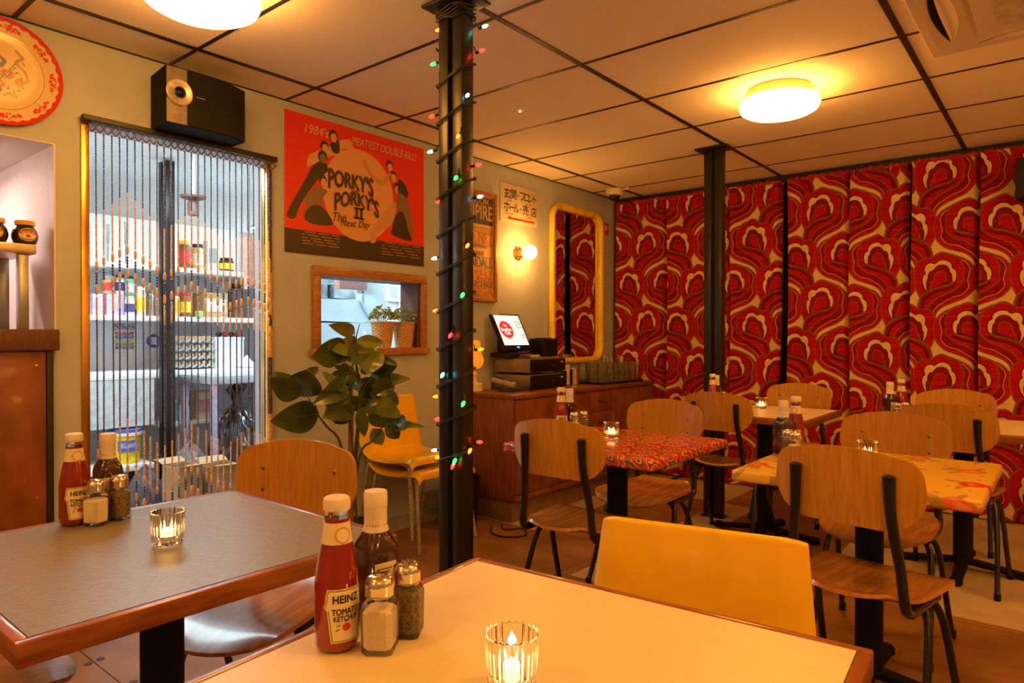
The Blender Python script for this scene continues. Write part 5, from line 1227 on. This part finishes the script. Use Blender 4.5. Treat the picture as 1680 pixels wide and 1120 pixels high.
for k in range(4):
    lab = ('bottom', 'second', 'third', 'top')[k]
    t = thing('egg_tray', lab+' grey egg tray of the stack on the kitchen worktop', 'egg tray', (KS-.16, y_, zw+.0005+k*h_*.235), 0, 'egg trays on the worktop')
    mb = MB(); mb.surf(lambda a, b: (-.14+.28*a, -.15+.30*b, .026+.016*math.cos(a*2*PI*6)*math.cos(b*2*PI*6)+.012*max(0, abs(2*b-1)-.9)*10*0), 30, 30, .003); obj('tray', mb, egg_t, t, smooth_ang=1.)
    eb = MB()
    for i in range(6):
        for j in range(6 if k == 3 else 1): eb.sphere((.115-.047*j, -.125+.05*i, .040), .019, 8, 6, (1, 1, 1.2))
    for i in range(6):
        o = obj('egg', MB().sphere((.117, -.125+.05*i, .040), .0195, 10, 7, (1, 1, 1.22)), egg, t)
    if k == 3:
        for j in range(1, 6):
            for i in range(6): obj('egg', MB().sphere((.117-.047*j, -.125+.05*i, .040), .0195, 8, 6, (1, 1, 1.22)), egg, t)
y_, zz, w_, h_ = on(357, 404, 553, 603, KS-.05, zw)
t = thing('white_crate', 'white plastic crate beside the egg trays', 'crate', (KS-.2, y_, zw+.0005)); obj('crate', MB().rbox(-.15, .12, -w_/2, w_/2, 0, h_, .006), tubw, t); obj('rim', MB().rbox(-.155, .125, -w_/2-.004, w_/2+.004, h_-.02, h_+.002, .004), wh, t)
rg = random.Random(2)
for i in range(4): tag(obj('tomato', MB().sphere((0, 0, .022), .024, 12, 8, (1, 1, .9)), redl if i % 2 else blk, loc=(KS-.14+.01*i, y_-.06+.048*i, zw+h_+.0025)), ('dark fruit', 'red tomato', 'second dark fruit', 'second red tomato')[i]+' on the white crate', 'vegetable')
y_, zz, w_, h_ = on(388, 414, 585, 602, KS+.02, zw)
def cloth(a, b): return (-.08+.16*a, -w_/2+w_*b, .006+h_*.9*math.sin(PI*a)*math.sin(PI*b)*(1+.3*math.sin(a*14)*math.cos(b*11)))
tag(obj('folded_cloth', MB().surf(cloth, 18, 18, .004), wh, loc=(KS-.04, y_+.045, zw+.001), smooth_ang=1.), 'crumpled white cloth on the kitchen worktop', 'cloth')
# prep table in front
t = thing('prep_table', 'steel prep table with square legs right of the kitchen post', 'table', (0, 0, 0)); PX_ = -4.55
a = K(349, 625, PX_); b = K(432, 622, PX_); zt = a.z+.03
obj('top', MB().rbox(PX_-.5, PX_, a.y, a.y+.62, zt-.055, zt, .004), steel_lt, t)
for dx in (.03, .46):
    for yy in (a.y+.03, a.y+.58): obj('leg', MB().rbox(PX_-dx-.03, PX_-dx+.01, yy-.02, yy+.02, .0005, zt-.0555, .003), km('lilac_steel', (.48, .42, .52), rough=.35, metal=.5), t)
# lower shelf goods
kjar('cyan_tin', 'cyan tin on the low kitchen shelf by the post', 'tin', 285, 293, 648, 684, KS-.04, zl, cyn, wh)
kjar('mustard_jar', 'cream jar with orange lid on the low kitchen shelf', 'jar', 294, 316, 655, 684, KS-.02, zl, crm, tan, wh)
kjar('pasta_box', 'pink labelled pack on the low kitchen shelf', 'box', 323, 350, 640, 683, KS-.02, zl, crm, tan, pkk, True)
kjar('brown_pack', 'brown pack behind on the low kitchen shelf', 'box', 318, 342, 625, 650, -5.35, zl, brn, None, None, True)
# bucket on a low stand
LB = -4.98
a = K(218, 762, LB); t = thing('low_stand', 'low white stand under the yellow bucket', 'stand', (LB-.17, a.y, 0)); obj('board', MB().rbox(-.2, .19, -.32, .135, a.z-.04, a.z, .004), wh, t)
for sy in (-.28, .10): obj('leg', MB().box(-.18, .17, sy, sy+.03, .0005, a.z-.0405), blk, t, smooth_ang=0)
y_, zz, w_, h_ = on(191, 246, 704, 761, LB, a.z); t = thing('yellow_bucket', 'yellow catering bucket with blue lid and blue label', 'bucket', (LB-.14, y_, a.z+.0005)); r = w_/2
obj('bucket', MB().lathe([(0, 0), (r*.86, 0), (r*.88, .005), (r*.96, h_*.84), (r, h_*.85), (r, h_*.89)], 32), km('bucket_yellow', (.90, .66, .02)), t); obj('rim', MB().lathe([(r*.93, h_*.80), (r*1.02, h_*.81), (r*1.02, h_*.90), (r*.9, h_*.90)], 32), wh, t)
obj('lid', MB().lathe([(r*1.0, h_*.9005), (r*1.0, h_*.98), (r*.9, h_), (0, h_*.98)], 32), kcol['blue'], t)
lb = MB(); lb.add([(x, y, 0) for x, y in ((-.075, -.05), (.02, -.05), (.03, -.075), (.045, -.05), (.075, -.045), (.075, .045), (-.075, .045))], [tuple(range(7))]); 
def wrapx(mb, r_, z0): mb.v = [(r_*math.cos(x/r_-.1), r_*math.sin(x/r_-.1), z0+y) for x, y, z in mb.v]; return mb
lb = MB(); n = 10; lb.add([(-.07+.014*k, -.04, 0) for k in range(n+1)]+[(-.07+.014*k, .04, 0) for k in range(n+1)], [(k, k+1, n+2+k, n+1+k) for k in range(n)])
o = obj('label', wrapx(lb, r*.965, h_*.52), kcol['blue'], t); obj('lettering', wrapx(text("HELLMANN'S", .125, .032), r*.972, h_*.54), wh, o)
# bin bags, cardboard box, paper roll
def bag(name, label, c, sx, sy, h_, mt, seed, tie=True):
    rg = random.Random(seed); ph = [rg.random()*6 for _ in range(8)]
    t = thing(name, label, 'bag', c)
    def fn(a, b):
        th = 2*PI*a; z = b; rr = (math.sin(PI*min(1, .12+.88*z)**.9)**.7 if z < 1 else 0)*(1-.25*z)
        wr = 1+.07*math.sin(5*th+ph[0]+4*z)+.05*math.sin(11*th+ph[1]-7*z)+.035*math.sin(23*th+ph[2]+13*z*z)+.03*math.sin(z*21+3*math.sin(3*th+ph[3]))
        rr = max(rr, .12 if tie else .02)*wr
        return (sx*rr*math.cos(th), sy*rr*math.sin(th), h_*(z-.0)*(1+.05*math.sin(4*th+ph[4])*z))
    obj('bag', MB().surf(fn, 72, 36), mt, t, smooth_ang=.5)
    if tie:
        def top(a, b): th = 2*PI*a; r_ = (.12*sx)*(1+1.6*b*b)*(1+.35*math.sin(6*th+ph[5])*b); return (r_*math.cos(th), r_*math.sin(th), h_*(.98+.22*b+.05*b*math.sin(3*th)))
        obj('knot', MB().surf(top, 36, 8), mt, t, smooth_ang=.5)
    return t
binb = M('bin_bag', (.022, .020, .024), .16, scale=14, var=.3, bump=.8, coat=.4); clearb = M('grey_bag', (.10, .09, .11), .2, bump=.6, coat=.3)
p = K(380, 770, -4.84); bag('bin_bag', 'large tied black bin bag under the prep table', (-4.82, p.y+.03, .0005), .19, .25, .68, binb, 1)
p = K(316, 760, -4.62); bag('bin_bag', 'slumped grey bin bag left of the tied black bag', (-4.66, p.y, .0005), .17, .21, .46, M('grey_bin_bag', (.14, .14, .17), .2, scale=14, bump=.8, coat=.3), 2, False)
p = K(246, 800, -4.70); bag('bin_bag', 'small grey translucent bag beside the kitchen post', (-4.72, p.y-.02, .0005), .12, .13, .34, clearb, 3, False)
def open_box(label, c, sx, sy, h_, rz):
    t = thing('cardboard_box', label, 'box', c, rz); th = .006
    obj('box', MB().box(-sx, sx, -sy, sy, 0, th).box(-sx, -sx+th, -sy, sy, th, h_).box(sx-th, sx, -sy, sy, th, h_).box(-sx+th, sx-th, -sy, -sy+th, th, h_).box(-sx+th, sx-th, sy-th, sy, th, h_), cbm, t, smooth_ang=0)
    for s in (-1, 1):
        obj('flap', MB().surf(lambda a, b: (s*(sx+.10*a), -sy+2*sy*b, h_+.002-.03*a*a+.05*a), 3, 2, .004), cbm, t, smooth_ang=0)
    return t
p = K(307, 795, -4.25); open_box('open cardboard box on the kitchen floor right of the post', (-4.27, p.y-.02, .0005), .085, .08, .40, C(6)); p = K(355, 800, -4.2); open_box('second open cardboard box on the floor by the prep table leg', (-4.2, p.y+.02, .0005), .09, .09, .385, C(-6))
p = K(404, 812, -4.0); t = thing('paper_roll', 'tall lilac paper roll standing on the kitchen floor', 'paper roll', (-4.0, p.y, .0005)); obj('roll', MB().lathe([(.022, 0), (.055, 0), (.057, .004), (.057, .386), (.055, .39), (.022, .39), (.022, 0)], 28), km('roll', (.52, .45, .72), rough=.8), t); obj('core', MB().lathe([(.0215, .001), (.0215, .389)], 16), cbm, t)
t = thing('pink_apron', 'pale pink cloth hanging at the right of the doorway', 'cloth', (0, 0, 0)); p0 = K(396, 385, -3.75); p1 = K(420, 472, -3.75)
obj('cloth', MB().surf(lambda a, b: (-3.75+.02*math.sin(a*9)+.015*b, p0.y+.01+(p1.y-p0.y+.06)*a*(.55+.45*math.sin(PI*min(1, .25+b*.7))), p0.z-(p0.z-p1.z)*b+.03*(a-.5)), 16, 14, .004), km('pinkcloth', (.75, .52, .46), rough=.8), t, smooth_ang=1.)
obj('hook', MB().tube([(-3.75, p0.y+.05, p0.z-.02), (-3.75, p0.y+.05, H-.0005)], .004, 6), steel, t)
p = K(317, 310, -4.4); t = thing('ceiling_spot', 'small brown ceiling spotlight in the kitchen', 'light', (-4.6, K(317, 310, -4.6).y, H-.0005)); spm = km('spotbrown', (.16, .08, .06))
obj('stem', MB().lathe([(0, 0), (.02, 0), (.012, -.02), (.012, -.30), (0, -.30)], 14), white_k, t); obj('plate', MB().lathe([(0, -.30), (.085, -.30), (.08, -.315), (.03, -.33), (0, -.33)], 24), spm, t); obj('head', MB().lathe([(0, -.33), (.028, -.33), (.038, -.36), (.034, -.43), (0, -.43)], 20), spm, t)

# ------------------------------------------------------------------ cooking side seen through the hatch
def HP(poly, x): return [(K(500+cx/7, 440+cy/7, x).y, K(500+cx/7, 440+cy/7, x).z) for cx, cy in poly]
MYZ = Matrix(((0, 0, 1, 0), (1, 0, 0, 0), (0, 1, 0, 0), (0, 0, 0, 1)))
t = thing('dish_machine', 'large steel hood machine with slanted end behind the hatch', 'machine', (0, 0, 0)); hxx = -4.75
obj('hood', MB().prism(HP([(100, 600), (690, 622), (758, 568), (650, 372), (600, 365), (100, 352)], hxx), hxx-.55, hxx, MYZ), steel_lt, t, smooth_ang=0)
lo = HP([(60, 606), (740, 630)], hxx); obj('body', MB().box(hxx-.55, hxx+.04, lo[0][0], lo[1][0], .0005, lo[0][1]-.012), steel_lt, t, smooth_ang=0)
e = HP([(652, 374), (758, 568), (735, 572), (630, 376)], hxx+.006); obj('edge_strip', MB().prism(e, hxx+.0005, hxx+.012, MYZ), km('edge_blue', (.35, .45, .55), rough=.3), t, smooth_ang=0)
e = HP([(658, 720), (700, 785)], hxx+.045); tg = obj('tag', MB().box(hxx+.0405, hxx+.044, e[0][0], e[1][0], e[1][1], e[0][1]), wh, t, smooth_ang=0); obj('symbol', MB().box(hxx+.0442, hxx+.046, e[0][0]+.012, e[1][0]-.02, e[1][1]+.02, e[0][1]-.02), kcol['blue'], tg, smooth_ang=0)
pb = HP([(300, 348), (560, 352), (560, 210), (300, 205)], -5.0); t = thing('steel_gastro_pan', 'shiny steel pan standing on the hood machine', 'pan', (0, 0, 0)); hz = HP([(400, 358)], hxx)[0][1]
obj('pan', MB().rbox(-5.2, -4.95, pb[0][0], pb[1][0], pb[0][1]+.004, pb[2][1], .01), steel, t); obj('rim', MB().rbox(-5.21, -4.94, pb[0][0]-.01, pb[1][0]+.01, pb[2][1], pb[2][1]+.012, .004), chrome, t)
pc = HP([(160, 345), (290, 345), (290, 195), (160, 195)], -5.0); t = thing('steel_stock_pot', 'dark steel pot on the hood machine', 'pot', (-5.05, (pc[0][0]+pc[1][0])/2, pc[0][1]+.004)); rr = (pc[1][0]-pc[0][0])/2; hh = pc[2][1]-pc[0][1]
obj('pot', MB().lathe([(0, 0), (rr, 0), (rr, hh), (rr*.96, hh), (rr*.96, .01), (0, .01)], 28), km('potdark', (.30, .34, .36), rough=.3, metal=1.), t)
pd = HP([(400, 230), (720, 230), (720, 130), (400, 128)], -4.0); t = thing('order_rail', 'reddish hanging panel below the kitchen ceiling', 'panel', (0, 0, 0))
obj('panel', MB().rbox(-4.06, -4.0, pd[0][0], pd[1][0], pd[0][1], pd[2][1]+.02, .004), km('salmon', (.62, .30, .24)), t); obj('hanger', MB().tube([(-4.03, pd[0][0]+.05, pd[2][1]+.02), (-4.03, pd[0][0]+.05, H-.0005)], .006, 6).tube([(-4.03, pd[1][0]-.05, pd[2][1]+.02), (-4.03, pd[1][0]-.05, H-.0005)], .006, 6), steel, t)
t = thing('steel_splashback', 'stainless wall panels behind the cooking equipment', 'wall panel', (0, 0, 0)); YR = K(620, 500, -5.4).y+.35
for k in range(4): obj('panel', MB().rbox(-5.45, -5.43, 3.16+.45*k, 3.605+.45*k, .0005, 1.62, .002), steel_lt, t)
for k in range(4): obj('panel', MB().rbox(-5.45, -5.43, 3.16+.45*k, 3.605+.45*k, 1.625, H-.001, .002), steel, t)
OX = -5.1; q = HP([(918, 900), (1130, 900), (1130, 150), (918, 150)], OX); t = thing('tall_oven', 'tall steel oven tower with perforated vent at the right of the hatch', 'oven', (0, 0, 0))
obj('body', MB().rbox(OX-.32, OX, q[0][0], q[1][0]+.25, .0005, 2.1, .006), steel_lt, t)
q2 = HP([(935, 365), (1130, 375)], OX); obj('ledge', MB().rbox(OX+.001, OX+.03, q[0][0], q[1][0]+.25, q2[0][1]-.012, q2[0][1], .003), wh, t); obj('edge_trim', MB().rbox(OX+.001, OX+.015, q[0][0]+.012, q[0][0]+.03, .9, 2.1, .003), wh, t); q3 = HP([(1060, 300)], OX)[0]; obj('edge_trim', MB().rbox(OX+.001, OX+.015, q3[0]+.008, q3[0]+.028, .9, q2[0][1]-.013, .003), wh, t)
v4 = HP([(985, 340), (1075, 340), (1075, 172), (985, 172)], OX+.002); hl = MB()
for i in range(8):
    for j in range(13): hl.box(OX+.0005, OX+.0025, v4[0][0]+(v4[1][0]-v4[0][0])*(i+.2)/8, v4[0][0]+(v4[1][0]-v4[0][0])*(i+.7)/8, v4[0][1]+(v4[2][1]-v4[0][1])*(j+.2)/13, v4[0][1]+(v4[2][1]-v4[0][1])*(j+.7)/13)
obj('vent_holes', hl, km('vent', (.15, .2, .22)), t, smooth_ang=0)['kind'] = 'stuff'
